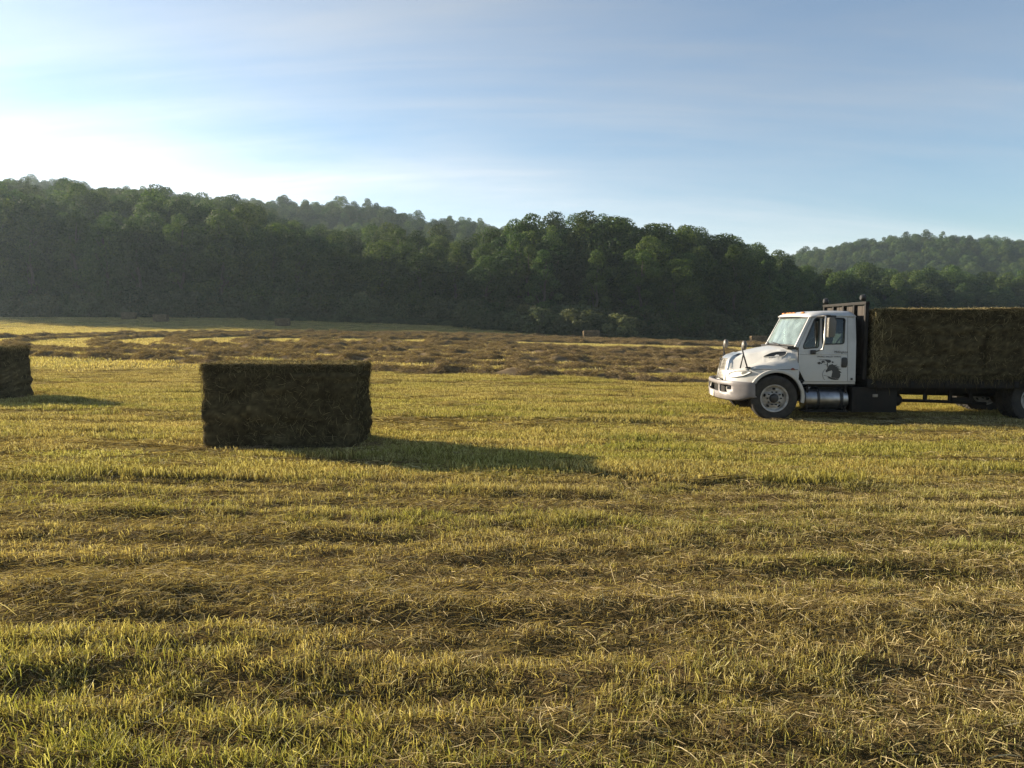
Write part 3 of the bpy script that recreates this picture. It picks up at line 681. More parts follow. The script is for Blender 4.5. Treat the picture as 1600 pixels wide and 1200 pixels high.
for (zn, row), lst in sorted(bins.items()):
    lst.sort(key=lambda t_: t_[1] / t_[2])
    for rank, (row, X_, Y_) in enumerate(lst):
        lim = canopy_limit(X_, Y_); v = q.choice((2, 4, 5, 7)) if row < 2 else q.randrange(len(VAR)); H_, cm, tm = VAR[v]
        if row < 2: hh = min(lim * q.uniform(.7, .97), q.uniform(11, 17 if row == 0 else 20) + (6 if zn < 6 else 0))
        else: hh = lim * q.uniform(.80, 1.03)
        hh = max(8, min(25, hh)); s_ = hh / H_
        place_ = 'only' if len(lst) == 1 else ORDN[rank] + ' from left'
        lab = '%s %s, %s' % (ROWN[row], ZONES[zn][1], place_)
        root = tag(empty('broadleaf_tree', (X_, Y_, gz(X_, Y_) - .1), q.uniform(0, 6.28)), lab, 'tree', 'trees of the wood behind the field')
        sw = max(s_, .78) * q.uniform(.9, 1.2); root.scale = (sw, sw, s_)
        link('trunk', tm, root); link('crown', cm, root)
# hillside woods that read as one mass
col_tr = src_collection('wood_tree', [v[1] for v in VAR])
def wood(name, n_, xr, yr_, cond, hfun, label, seed):
    w = np.random.default_rng(seed)
    x_ = w.uniform(*xr, n_ * 6); y_ = w.uniform(*yr_, n_ * 6); k = cond(x_, y_) & (np.abs(x_) < .82 * y_ + 15); x_, y_ = x_[k], y_[k]
    # thin to an even spacing
    keep = []; cell = {}; sp = math.sqrt((xr[1] - xr[0]) * (yr_[1] - yr_[0]) / n_) * .72
    for i in range(len(x_)):
        c_ = (int(x_[i] // sp), int(y_[i] // sp))
        if any((x_[j] - x_[i]) ** 2 + (y_[j] - y_[i]) ** 2 < sp * sp for a in (-1, 0, 1) for b2 in (-1, 0, 1) for j in cell.get((c_[0] + a, c_[1] + b2), ())): continue
        cell.setdefault(c_, []).append(i); keep.append(i)
    x_, y_ = x_[keep], y_[keep]; N = len(x_); h = hfun(x_, y_, w)
    s_ = h / 20.
    sw = s_ * w.uniform(.95, 1.35, N)
    o = scatter(name, np.stack([x_, y_, base_z(x_, y_) - .3], -1), np.stack([0 * x_, 0 * x_, w.uniform(0, 6.28, N)], -1), np.stack([sw, sw, s_], -1), w.integers(0, len(VAR), N), col_tr)
    return tag(o, label, kind='stuff')
wood('hillside_wood', 1500, (-260, 200), (150, 300), lambda x_, y_: (y_ > edge_y(x_) + 40), lambda x_, y_, w: np.clip(np.minimum(w.uniform(13, 20, len(x_)), [canopy_limit(a, b2) for a, b2 in zip(x_, y_)]), 5, 20), 'mass of trees climbing the slope behind the wood edge', 5)
wood('ridge_wood', 1700, (-420, 140), (235, 440), lambda x_, y_: (y_ > 235) & (np.interp(x_, H2X, H2Z) > 6), lambda x_, y_, w: w.uniform(13, 19, len(x_)), 'far hazy wooded ridge behind the near wood', 6)
wood('hill_wood', 1700, (110, 480), (290, 540), lambda x_, y_: np.interp(x_, H3X, H3Z) > 4, lambda x_, y_, w: w.uniform(12, 18, len(x_)), 'far wooded hill on the right beyond the truck load', 7)
# bushes
for i in range(17):
    x_ = -7 + 24 * (i + q.uniform(0, .8)) / 17; y_ = float(edge_y(x_)) - q.uniform(2.0, 7.0); s_ = q.uniform(.75, 1.5)
    o = link('bush', BUSH[i % 4]); o.location = (x_, y_, gz(x_, y_) - .15); o.rotation_euler = (0, 0, q.uniform(0, 6.28)); o.scale = (s_ * 1.15, s_ * 1.15, s_)
    tag(o, 'grey-green bush at the wood foot on the bank, %s of seventeen counted from the left' % ORDN[i], 'bush', 'bushes on the green bank')
col_bu = src_collection('undergrowth_bush', BUSH)
w = np.random.default_rng(8); N = 900; x_ = w.uniform(-150, 190, N); y_ = edge_y(x_) + w.uniform(-.5, 9, N); s_ = w.uniform(.5, 1.7, N)
k = np.abs(x_) < .82 * y_ + 6; x_, y_, s_ = x_[k], y_[k], s_[k]
tag(scatter('undergrowth', np.stack([x_, y_, base_z(x_, y_) - .2], -1), np.stack([0 * x_, 0 * x_, w.uniform(0, 6.28, len(x_))], -1), np.stack([s_ * 1.2, s_ * 1.2, s_], -1), w.integers(0, 4, len(x_)), col_bu),
    'dark undergrowth along the foot of the wood', kind='stuff')
N = 900; x_ = np.concatenate([w.uniform(-45, 60, N)]); y_ = edge_y(x_) - w.uniform(.5, 7, N) ** 1.0; s_ = w.uniform(.10, .26, N)
tag(scatter('bank_grass', np.stack([x_, y_, base_z(x_, y_) - .05], -1), np.stack([0 * x_, 0 * x_, w.uniform(0, 6.28, N)], -1), np.stack([s_ * 2, s_ * 2, s_], -1), w.integers(0, 4, N), col_bu),
    'long uncut green grass on the bank below the bushes', kind='stuff')

# ------------------------------------------------------------------ truck
def paint_mat():
    m, n, l, b = nodes_of('white_truck_paint')
    t = n.new('ShaderNodeTexCoord'); nz = n.new('ShaderNodeTexNoise'); nz.inputs['Scale'].default_value = 3.0; nz.inputs['Detail'].default_value = 8; nz.inputs['Roughness'].default_value = .65
    l.new(t.outputs['Object'], nz.inputs['Vector'])
    sx = n.new('ShaderNodeSeparateXYZ'); l.new(t.outputs['Object'], sx.inputs[0])
    mr = n.new('ShaderNodeMapRange'); mr.inputs['From Min'].default_value = 1.5; mr.inputs['From Max'].default_value = .6; mr.inputs['To Max'].default_value = .9
    l.new(sx.outputs['Z'], mr.inputs['Value'])
    mu = n.new('ShaderNodeMath'); mu.operation = 'MULTIPLY'; l.new(mr.outputs[0], mu.inputs[0])
    l.new(ramp(n, l, nz.outputs['Fac'], [(.35, (.15, .15, .15)), (.65, (1, 1, 1))]), mu.inputs[1])
    c = mixrgb(n, l, mu.outputs[0], ramp(n, l, nz.outputs['Fac'], [(.3, (.37, .37, .36)), (.6, (.47, .47, .46))]), (.30, .27, .215))
    l.new(c, b.inputs['Base Color']); b.inputs['Roughness'].default_value = .36; b.inputs['Coat Weight'].default_value = .25; b.inputs['Coat Roughness'].default_value = .12
    return m
M['paint'] = paint_mat()
M['rubber'] = mat('tyre_rubber', (.022, .021, .020), .85, var=.35, scale=9, col2=(.045, .04, .033), spec=.3)
M['black'] = mat('black_steel', (.009, .0085, .008), .75, var=.4, scale=6, col2=(.018, .015, .012), spec=.25)
M['plastic'] = mat('black_plastic', (.02, .02, .021), .5)
M['chrome'] = mat('chrome', (.74, .73, .69), .30, .85, var=.25, scale=20)
M['alu'] = mat('tank_aluminium', (.36, .36, .37), .42, 1.0, var=.4, scale=7)
M['wheelwhite'] = mat('white_wheel_paint', (.47, .46, .44), .5, var=.5, scale=9, col2=(.26, .235, .20))
M['bumper'] = mat('grey_bumper', (.20, .182, .178), .5, var=.25, scale=6)
M['amber'] = mat('amber_lens', (.55, .20, .04), .25)
M['redlens'] = mat('red_lens', (.16, .03, .02), .25)
M['decal'] = mat('black_decal', (.025, .024, .022), .5)
M['seat'] = mat('seat_cloth', (.36, .36, .34), .9, var=.2, scale=14)
M['interior'] = mat('cab_trim', (.045, .045, .047), .8)
M['mesh'] = mat('grille_mesh', (.20, .19, .17), .45, .5)
M['lens'] = mat('headlight_lens', (.75, .75, .72), .12, .0, coat=.6)
M['plate'] = mat('licence_plate', (.62, .60, .50), .5, var=.3, scale=40)
M['mirrorface'] = mat('mirror_housing', (.11, .10, .085), .45)
def glass_mat(name, tint, dust, dcol):
    m, n, l, b = nodes_of(name); n.remove(b)
    tr = n.new('ShaderNodeBsdfTransparent'); tr.inputs[0].default_value = (*tint, 1)
    gl = n.new('ShaderNodeBsdfGlossy'); gl.inputs['Roughness'].default_value = .03; gl.inputs['Color'].default_value = (1, 1, 1, 1)
    fr = n.new('ShaderNodeFresnel'); fr.inputs['IOR'].default_value = 1.52
    m1 = n.new('ShaderNodeMixShader'); l.new(fr.outputs[0], m1.inputs[0]); l.new(tr.outputs[0], m1.inputs[1]); l.new(gl.outputs[0], m1.inputs[2])
    df = n.new('ShaderNodeBsdfDiffuse'); df.inputs[0].default_value = (*dcol, 1)
    t = n.new('ShaderNodeTexCoord'); nz = n.new('ShaderNodeTexNoise'); nz.inputs['Scale'].default_value = 5; nz.inputs['Detail'].default_value = 7
    l.new(t.outputs['Object'], nz.inputs['Vector'])
    mr = n.new('ShaderNodeMapRange'); mr.inputs['From Min'].default_value = .3; mr.inputs['From Max'].default_value = .7; mr.inputs['To Min'].default_value = dust * .6; mr.inputs['To Max'].default_value = dust * 1.3
    l.new(nz.outputs['Fac'], mr.inputs['Value'])
    m2 = n.new('ShaderNodeMixShader'); l.new(mr.outputs[0], m2.inputs[0]); l.new(m1.outputs[0], m2.inputs[1]); l.new(df.outputs[0], m2.inputs[2])
    l.new(m2.outputs[0], n['Material Output'].inputs['Surface'])
    return m
M['glass'] = glass_mat('side_glass', (.30, .35, .34), .012, (.4, .45, .45))
M['windshield'] = glass_mat('dusty_windshield', (.62, .74, .72), .30, (.40, .52, .53))

TR = tag(empty('flatbed_truck', (5.40, 15.47, gz(5.4, 15.4) - .02), R(-3.5)), 'white conventional-cab flatbed truck loaded with hay bales, parked at the right', 'truck')
def pm(name, V, F, m_, parent=TR, bevel=0, ang=38, smooth=True, seg=2):
    me = bpy.data.meshes.new(name); me.from_pydata([tuple(v) for v in V], [], [tuple(f) for f in F]); me.update()
    bm_ = bmesh.new(); bm_.from_mesh(me); bmesh.ops.recalc_face_normals(bm_, faces=bm_.faces)
    if bevel:
        ed = [e for e in bm_.edges if len(e.link_faces) == 2 and e.calc_face_angle(0) > R(30)]
        bmesh.ops.bevel(bm_, geom=ed, offset=bevel, segments=seg, affect='EDGES', profile=.6, clamp_overlap=True)
    bm_.to_mesh(me); bm_.free()
    if smooth:
        me.polygons.foreach_set('use_smooth', [True] * len(me.polygons)); me.set_sharp_from_angle(angle=R(ang))
    me.materials.append(m_)
    return link(name, me, parent)
def box(name, x0, x1, y0, y1, z0, z1, m_, parent=TR, bevel=.008):
    V = [(x, y, z) for x in (x0, x1) for y in (y0, y1) for z in (z0, z1)]
    return pm(name, V, [(0, 1, 3, 2), (4, 6, 7, 5), (0, 4, 5, 1), (2, 3, 7, 6), (0, 2, 6, 4), (1, 5, 7, 3)], m_, parent, bevel)
def prism(name, poly, y0, y1, m_, parent=TR, bevel=.006):
    n_ = len(poly); V = [(x, y0, z) for x, z in poly] + [(x, y1, z) for x, z in poly]
    F = [tuple(range(n_)), tuple(range(2 * n_ - 1, n_ - 1, -1))] + [(i, (i + 1) % n_, n_ + (i + 1) % n_, n_ + i) for i in range(n_)]
    return pm(name, V, F, m_, parent, bevel)
def tube(name, pts, rad, m_, parent=TR, ns=10, closed=False):
    return link(name, tube_mesh(name, pts, rad, ns, m_, closed), parent)
def lathe(name, prof, cx, cy_, cz, m_, parent=TR, ns=40, axis='y'):
    V, F = [], []
    for (rr, t_) in prof:
        for k in range(ns):
            a = 2 * math.pi * k / ns
            V.append((cx + rr * math.cos(a), cy_ + t_, cz + rr * math.sin(a)) if axis == 'y' else (cx + t_, cy_ + rr * math.cos(a), cz + rr * math.sin(a)))
    for i in range(len(prof) - 1):
        for k in range(ns): F.append((i * ns + k, i * ns + (k + 1) % ns, (i + 1) * ns + (k + 1) % ns, (i + 1) * ns + k))
    return pm(name, V, F, m_, parent, 0, 40)
def rounded(poly, rad, seg=5):
    out = []; n_ = len(poly)
    for i in range(n_):
        p0, p1, p2 = Vector(poly[i - 1]), Vector(poly[i]), Vector(poly[(i + 1) % n_])
        a, b_ = (p0 - p1), (p2 - p1); rr = min(rad, a.length * .45, b_.length * .45)
        s0, s1 = p1 + a.normalized() * rr, p1 + b_.normalized() * rr
        for k in range(seg + 1):
            t_ = k / seg; out.append(tuple(s0 * (1 - t_) ** 2 + p1 * 2 * t_ * (1 - t_) + s1 * t_ ** 2))
    return out
def panel(name, outer, holes, yf, thick, m_, parent=TR, smooth=True):
    """flat-sheet panel with openings in (x, z); yf(x, z) is its outer surface, thick goes inwards (sign of inward y)"""
    loops = [outer] + holes
    tri = tessellate_polygon([[Vector((x, z, 0)) for x, z in lp] for lp in loops])
    flat = [p for lp in loops for p in lp]; n_ = len(flat)
    V = [(x, yf(x, z), z) for x, z in flat] + [(x, yf(x, z) + thick, z) for x, z in flat]
    F = [tuple(t_) for t_ in tri] + [tuple(i + n_ for i in reversed(t_)) for t_ in tri]
    o_ = 0
    for lp in loops:
        k = len(lp)
        for i in range(k): F.append((o_ + i, o_ + (i + 1) % k, n_ + o_ + (i + 1) % k, n_ + o_ + i))
        o_ += k
    return pm(name, V, F, m_, parent, 0, 30, smooth)
def sheet(name, poly, yf, m_, parent=TR): return panel(name, poly, [], yf, .004 if yf(0, 1) < 0 else -.004, m_, parent)
ip = lambda x, a, b_: float(np.interp(x, a, b_))

# --- hood with fenders
PY = [0, .2, .4, .55, .68, .80, .90, .98, 1.04, 1.085, 1.11, 1.12]; PX = [-.87, -.86, -.825, -.77, -.69, -.585, -.47, -.35, -.23, -.11, 0, .12]
def Wd(x): return ip(x, PX, PY)
def xW(y): return ip(y, PY, PX)
zc_ = lambda x: ip(x, [-.82, -.75, -.4, 0, .46], [1.0, 1.26, 1.385, 1.465, 1.535])
zt_ = lambda x: ip(x, [-.9, -.6, -.3, 0, .3, .46], [1.00, 1.07, 1.15, 1.21, 1.235, 1.24])
hw_ = lambda x: ip(x, [-.7, -.3, 0, .46], [.36, .60, .78, .96])
ze_ = lambda x: ip(x, [-.9, -.6, -.3, 0], [.99, 1.02, 1.06, 1.065])
def Htop(x, y):
    y = abs(y); h = hw_(x)
    hood = zc_(x) - .055 * min(1, y / h) ** 2.5 - 2.6 * max(0, y - h)
    fen = zt_(x) - .9 * max(0, y - .93) ** 2 * 3 - .12 * max(0, .85 - y)
    k = .05; d = max(-1, min(1, (hood - fen) / k))
    return max(hood, fen) + k * (1 - abs(d)) ** 2 * .25
AX, AZ, AR = .03, .49, .515
def zlow(x):
    q_ = AR ** 2 - (x - AX) ** 2
    return max(.765, AZ + math.sqrt(q_)) if q_ > 0 else .765
th = [i / 26 * math.pi / 2 for i in range(27)]
side = [(xW(1.12 * math.sin(a) ** .9), 1.12 * math.sin(a) ** .9) for a in th[:-1]] + [(.13 + .33 * i / 12, 1.12) for i in range(13)]
V, F = [], []; rows_f = [0, .03, .07, .12, .18, .25, .33, .42, .5, .58, .66, .74, .82, .9, 1.0]; zrows = [0, .25, .5, .75, .92, 1]
for sgn in (-1, 1):
    o0 = len(V); ns_ = len(side); nr = len(zrows) + len(rows_f) - 1
    for i, (xo, yo) in enumerate(side):
        t_ = i / (ns_ - 1); zl, zt0 = zlow(xo), ze_(xo); xc = ip(xo, [-.87, -.6, -.1, .46], [-.78, -.55, -.08, .46])
        for f in zrows: V.append((xo + .02 * f, sgn * (yo - .012 * f), zl + (zt0 - zl) * f))
        for f in rows_f[1:]:
            x_, y_ = xo + (xc - xo) * f, yo * (1 - f); e_ = 1 - (1 - min(f / .13, 1)) ** 2
            V.append((x_ + .02 * (1 - f), sgn * y_, zt0 + (Htop(x_, y_) - zt0) * e_))
    for i in range(ns_ - 1):
        for j in range(nr - 1): F.append((o0 + i * nr + j, o0 + (i + 1) * nr + j, o0 + (i + 1) * nr + j + 1, o0 + i * nr + j + 1))
hood = pm('hood', V, F, M['paint'], TR, 0, 60)
hs_y = lambda x, z: hw_(x) + max(0, (zc_(x) - .055 - z) / 2.6)
for sg in (-1, 1):
    yv = lambda x, z, sg=sg: sg * (hs_y(x, z) + .008)
    vent = rounded([(-.16, 1.295), (-.02, 1.375), (.10, 1.405), (.28, 1.415), (.27, 1.36), (.22, 1.315), (.02, 1.30)], .03, 3)
    sheet('side_vent', vent, yv, M['plastic'], hood)
    tube('vent_rim', [(x, yv(x, z) + sg * .004, z) for x, z in vent], .007, M['paint'], hood, 6, True)
    yk = lambda x, z, sg=sg: sg * (Wd(x) + .004 - .012 * (z - .765) / .3)
    hl = rounded([(-.785, .865), (-.775, .945), (-.68, .995), (-.42, 1.005), (-.45, .965), (-.56, .900), (-.68, .868)], .03, 4)
    def on_plan(poly, off, sg=sg):                      # wrap a patch round the nose
        return [(x - .0, sg * (Wd(x) + off), z) for x, z in poly]
    # headlight as a curved fan
    c0 = (-.62, .935); P3 = on_plan([c0] + hl, .012); nn_ = len(hl)
    pm('headlight', P3, [(0, 1 + i, 1 + (i + 1) % nn_) for i in range(nn_)], M['lens'], hood)
    tube('headlight_rim', [Vector(p_) for p_ in on_plan(hl, .010)], .007, M['plastic'], hood, 6, True)
    il = rounded([(-.60, .925), (-.585, .985), (-.50, .995), (-.53, .955)], .02, 3)
    pm('lamp_bowl', on_plan([(-.555, .965)] + il, .016), [(0, 1 + i, 1 + (i + 1) % len(il)) for i in range(len(il))], M['mesh'], hood)
    # fender lip round the wheel arch, running down behind the wheel
    lip = [(AX + AR * math.cos(R(a)), AZ + AR * math.sin(R(a))) for a in range(148, -18, -8)]
    Vl, Fl = [], []
    for (x, z) in lip:
        dx_, dz_ = (x - AX) / AR, (z - AZ) / AR
        for (dr, dy_) in ((-.012, -.06), (-.012, .016), (.05, .016), (.05, -.06)): Vl.append((x + dx_ * dr, sg * (1.12 + dy_), z + dz_ * dr))
    for i in range(len(lip) - 1):
        for k in range(4): Fl.append((i * 4 + k, i * 4 + (k + 1) % 4, i * 4 + 4 + (k + 1) % 4, i * 4 + 4 + k))
    Fl += [(0, 1, 2, 3), tuple(len(Vl) - 4 + k for k in (3, 2, 1, 0))]
    pm('fender_lip', Vl, Fl, M['paint'], hood, .006)
    # inner arch
    Vl = []; Fl = []
    for (x, z) in [(AX + AR * .985 * math.cos(R(a)), AZ + AR * .985 * math.sin(R(a))) for a in range(165, -22, -11)]: Vl += [(x, sg * 1.09, z), (x, sg * .55, z)]
    for i in range(len(Vl) // 2 - 1): Fl.append((2 * i, 2 * i + 1, 2 * i + 3, 2 * i + 2))
    pm('wheel_well', Vl, Fl, M['black'], hood)
    sheet('side_marker', rounded([(.30, 1.045), (.40, 1.045), (.36, 1.085), (.32, 1.085)], .012, 3), lambda x, z, sg=sg: sg * 1.128, M['redlens'], hood)
    sheet('badge', [(.26, 1.245), (.41, 1.245), (.41, 1.275), (.26, 1.275)], lambda x, z, sg=sg: sg * 1.065, M['chrome'], hood)
    # crease where hood side meets fender
    # hood-mounted mirror
    fx, fz = (-.50, 1.13)
    m0 = pm('hood_mirror', *(lambda c_: ([Vector(c_) + Vector((.045 * math.cos(a) * math.sin(b2) + (.02 if math.cos(a) > 0 else 0), .085 * math.sin(a) * math.sin(b2), .10 * math.cos(b2))) for b2 in [math.pi * i / 8 for i in range(9)] for a in [2 * math.pi * k / 12 for k in range(12)]],
            [(i * 12 + k, i * 12 + (k + 1) % 12, i * 12 + 12 + (k + 1) % 12, i * 12 + 12 + k) for i in range(8) for k in range(12)]))((-.56, sg * .80, 1.53)), M['mirrorface'], hood)
    tube('mirror_stalk', [(-.50, sg * .90, 1.075), (-.575, sg * .84, 1.36), (-.60, sg * .80, 1.50), (-.58, sg * .80, 1.53)], .016, M['plastic'], hood, 8)
    tube('mirror_stalk', [(-.62, sg * .80, 1.06), (-.575, sg * .84, 1.34)], .014, M['plastic'], hood, 8)
    box('mirror_foot', -.54, -.44, sg * .90 - .04, sg * .90 + .04, 1.06, 1.095, M['plastic'], hood, .012)
# grille: chrome surround with a raked V prow of mesh
def grille_pt(t_, z):                                   # t_ in -1..1 across
    x_ = -.845 - .075 * (1 - abs(t_)) + (z - .74) * .20 + .10 * max(0, (z - 1.17) / .15) ** 2
    return (x_, t_ * .40 * (1 - .18 * max(0, (z - .9) / .42) ** 2), z)
zg = [.74, .80, .9, 1.0, 1.1, 1.18, 1.24, 1.28, 1.305]; tg = [-1, -.86, -.74, -.4, -.08, 0, .08, .4, .74, .86, 1]
V = [grille_pt(t_, z) for z in zg for t_ in tg]; nb = len(tg)
F = []
for i in range(len(zg) - 1):
    for j in range(nb - 1):
        if 1 <= i <= 5 and j in (2, 3, 4, 5, 6, 7): continue
        F.append((i * nb + j, i * nb + j + 1, (i + 1) * nb + j + 1, (i + 1) * nb + j))
o0 = len(V)
for z in zg:                                            # sides back into the hood
    for sg in (-1, 1): g_ = grille_pt(sg, z); V.append((g_[0] + .16, g_[1] + sg * .03, z - .005))
for i in range(len(zg) - 1):
    F.append((i * nb, (i + 1) * nb, o0 + 2 * (i + 1), o0 + 2 * i)); F.append((i * nb + nb - 1, o0 + 2 * i + 1, o0 + 2 * (i + 1) + 1, (i + 1) * nb + nb - 1))
ol = len(V); V += [(-.50, y_, 1.362) for y_ in np.linspace(-.30, .30, nb)]
k0 = (len(zg) - 1) * nb
for j in range(nb - 1): F.append((k0 + j, k0 + j + 1, ol + j + 1, ol + j))
grille = pm('grille', V, F, M['chrome'], TR, 0, 50)
gV, gF = [], []
def gadd(p, q_, w_=.007):
    p, q_ = Vector(p), Vector(q_); d = (q_ - p).normalized(); s_ = d.cross(Vector((1, 0, 0))).normalized() * w_; o_ = len(gV); f_ = Vector((-.012, 0, 0))
    gV.extend([p - s_, p + s_, q_ + s_, q_ - s_, p - s_ + f_, p + s_ + f_, q_ + s_ + f_, q_ - s_ + f_]); gF.extend([tuple(o_ + i for i in q2) for q2 in ((4, 5, 6, 7), (0, 4, 7, 3), (1, 2, 6, 5), (0, 1, 5, 4), (3, 7, 6, 2))])
for sg in (-1, 1):
    backV = [Vector(grille_pt(sg * t_, z)) + Vector((.03, 0, 0)) for z in (.79, 1.0, 1.25) for t_ in (.0, .4, .78)]
    pm('grille_backing', backV, [(i * 3 + j, i * 3 + j + 1, i * 3 + j + 4, i * 3 + j + 3) for i in range(2) for j in range(2)], M['black'], grille)
    for i in range(15):
        z = .80 + .43 * i / 14; o_ = pm('grille_bar', *(lambda a, b2: ([a + Vector((0, 0, -.009)), a + Vector((0, 0, .009)), b2 + Vector((0, 0, .009)), b2 + Vector((0, 0, -.009)), a + Vector((.02, 0, -.009)), a + Vector((.02, 0, .009)), b2 + Vector((.02, 0, .009)), b2 + Vector((.02, 0, -.009))],
            [(0, 1, 2, 3), (1, 5, 6, 2), (0, 3, 7, 4), (4, 7, 6, 5)]))(Vector(grille_pt(sg * .06, z)) + Vector((.004, 0, 0)), Vector(grille_pt(sg * .76, z)) + Vector((.004, 0, 0))), M['mesh'], grille)
box('emblem', -.855, -.83, -.035, .035, 1.19, 1.25, M['decal'], grille, .01)
# chin below the grille with two slots
for y0, y1 in ((-.32, -.05), (.05, .32)): prism('chin_slot', [(-.885, .785), (-.855, .785), (-.855, .81), (-.885, .81)], y0, y1, M['black'], hood, .003)

# --- bumper
BPX = lambda y: -1.0 + .03 * (y / .5) ** 2 if y < .5 else ip(y, [.5, .65, .8, .92, 1.02, 1.10, 1.13], [-.97, -.93, -.865, -.77, -.65, -.50, -.40])
ys_ = [-1.13, -1.10, -1.06, -1.0, -.92, -.87, -.78, -.70, -.61, -.53, -.46, -.36, -.24, -.12, 0]; ys_ = ys_ + [-y for y in ys_[:-1][::-1]]
zb = [.40, .43, .50, .56, .62, .68, .71, .745, .775, .78]
pro = [.045, .012, .012, .008, .008, .008, .008, .0, .008, .05]
V = []
for y in ys_:
    x_ = BPX(abs(y)); a_ = max(0, (abs(y) - .98) / .15)
    for z, d in zip(zb, pro): V.append((x_ + d, y, z + (.20 * a_ * (.78 - z) * 1.2 if z < .7 else 0)))
nb = len(zb); F = []
def bump_open(i, j):
    yc = abs(ys_[i] + ys_[i + 1]) / 2
    return 3 <= j <= 5 and (.53 < yc < .87 and not (.78 < yc and j == 3) or yc < .46)
for i in range(len(ys_) - 1):
    for j in range(nb - 1):
        if bump_open(i, j): continue
        F.append((i * nb + j, (i + 1) * nb + j, (i + 1) * nb + j + 1, i * nb + j + 1))
bumper = pm('bumper', V, F, M['bumper'], TR, 0, 50)
sol = bumper.modifiers.new('thick', 'SOLIDIFY'); sol.thickness = .03; sol.offset = 0
Vb = []
for y in ys_: Vb += [(BPX(abs(y)) + .11, y * .96, .44), (BPX(abs(y)) + .11, y * .96, .77)]
pm('bumper_core', Vb, [(2 * i, 2 * i + 2, 2 * i + 3, 2 * i + 1) for i in range(len(ys_) - 1)], M['black'], bumper)
for sg in (-1, 1): lathe('fog_lamp', [(.0, -.05), (.045, -.045), (.05, -.02), (.052, .03)], -.83, sg * .74, .63, M['mesh'], bumper, 16, 'x')
prism('licence_plate', [(-1.015, .42), (-1.005, .42), (-1.005, .55), (-1.015, .55)], -.16, .14, M['plate'], bumper, .003)

# --- cab
ycab = lambda z: 1.07 - .062 * (z - .82) / 1.3 - .05 * max(0, (z - 1.5) / .65) ** 1.3
D_OUT = [(.61, .815), (.475, 1.065), (.475, 1.51), (.765, 2.125), (1.445, 2.135), (1.445, .815)]
WIN = rounded([(.945, 2.09), (1.395, 2.085), (1.365, 1.575), (.945, 1.56)], .05)
VEN = rounded([(.80, 2.085), (.895, 2.09), (.865, 1.50), (.575, 1.475), (.565, 1.53)], .045)
def shrink(poly, d):
    c = Vector((sum(p[0] for p in poly) / len(poly), sum(p[1] for p in poly) / len(poly))); return [tuple(c + (Vector(p) - c) * (1 - d / max(.05, (Vector(p) - c).length))) for p in poly]
cabV, cabF = [], []
# shell: rear wall, roof, floor, B pillars, A pillars as strips
roof_x = [.62, .66, .72, .82, .95, 1.15, 1.35, 1.5, 1.575, 1.605, 1.61]
roof_z = [2.135, 2.165, 2.19, 2.215, 2.232, 2.24, 2.24, 2.232, 2.21, 2.17, 2.12]
yy = [-1, -.975, -.93, -.84, -.6, -.3, 0, .3, .6, .84, .93, .975, 1]
V = []
for x, z in zip(roof_x, roof_z):
    for t_ in yy:
        fwd = .15 * (1 - abs(t_) ** 2.2) if x < .9 else 0; k = max(0, min(1, (.95 - x) / .33))
        edge = max(0, (abs(t_) - .8) / .2); zz = z - (z - 2.128) * edge ** 2.2 if z > 2.13 else z
        V.append((x - fwd * k + .10 * k * abs(t_) ** 3, t_ * .985, zz + .012 * (1 - t_ * t_)))
nb = len(yy)
F = [(i * nb + j, i * nb + j + 1, (i + 1) * nb + j + 1, (i + 1) * nb + j) for i in range(len(roof_x) - 1) for j in range(nb - 1)]
cab = pm('cab', V, F, M['paint'], TR, 0, 60)
so = cab.modifiers.new('thick', 'SOLIDIFY'); so.thickness = .03; so.offset = -1
for sg in (-1, 1):
    yo = lambda x, z, sg=sg: sg * (ycab(z) - .004)
    panel('rear_pillar', [(1.455, .815), (1.605, .815), (1.61, 1.6), (1.605, 2.13), (1.455, 2.14)], [], yo, -sg * .05, M['paint'], cab)
    panel('windshield_pillar', [(.465, 1.50), (.755, 2.128), (.70, 2.132), (.40, 1.51)], [], lambda x, z, sg=sg: sg * (ycab(z) - .006), -sg * .06, M['paint'], cab)
    panel('sill', [(.56, .76), (1.60, .76), (1.60, .81), (.60, .81)], [], lambda x, z, sg=sg: sg * 1.06, -sg * .06, M['paint'], cab)
box('rear_wall', 1.575, 1.60, -1.01, 1.01, .82, 1.45, M['paint'], cab); box('rear_wall', 1.575, 1.60, -.98, -.55, 1.46, 2.12, M['paint'], cab); box('rear_wall', 1.575, 1.60, .55, .98, 1.46, 2.12, M['paint'], cab)
box('floor', .45, 1.58, -1.0, 1.0, .80, .84, M['interior'], cab); box('dashboard', .44, .74, -.96, .96, 1.15, 1.47, M['interior'], cab, .05); box('firewall', .44, .50, -.98, .98, .82, 1.2, M['interior'], cab)
for sg in (-1, 1):
    st = box('seat', 1.02, 1.45, sg * .48 - .25, sg * .48 + .25, 1.05, 1.20, M['seat'], cab, .04)
    pm('seat_back', [(1.36, sg * .48 - .24, 1.17), (1.52, sg * .48 - .24, 1.17), (1.36, sg * .48 + .24, 1.17), (1.52, sg * .48 + .24, 1.17), (1.44, sg * .48 - .20, 1.78), (1.54, sg * .48 - .20, 1.78), (1.44, sg * .48 + .20, 1.78), (1.54, sg * .48 + .20, 1.78)],
       [(0, 1, 3, 2), (4, 6, 7, 5), (0, 4, 5, 1), (2, 3, 7, 6), (0, 2, 6, 4), (1, 5, 7, 3)], M['seat'], cab, .04)
    box('headrest', 1.46, 1.55, sg * .48 - .13, sg * .48 + .13, 1.81, 1.98, M['interior'], cab, .03)
    tube('seat_belt', [(1.50, sg * .92, 1.95), (1.40, sg * .80, 1.72), (1.28, sg * .62, 1.45), (1.30, sg * .30, 1.24)], .018, M['interior'], cab, 4)
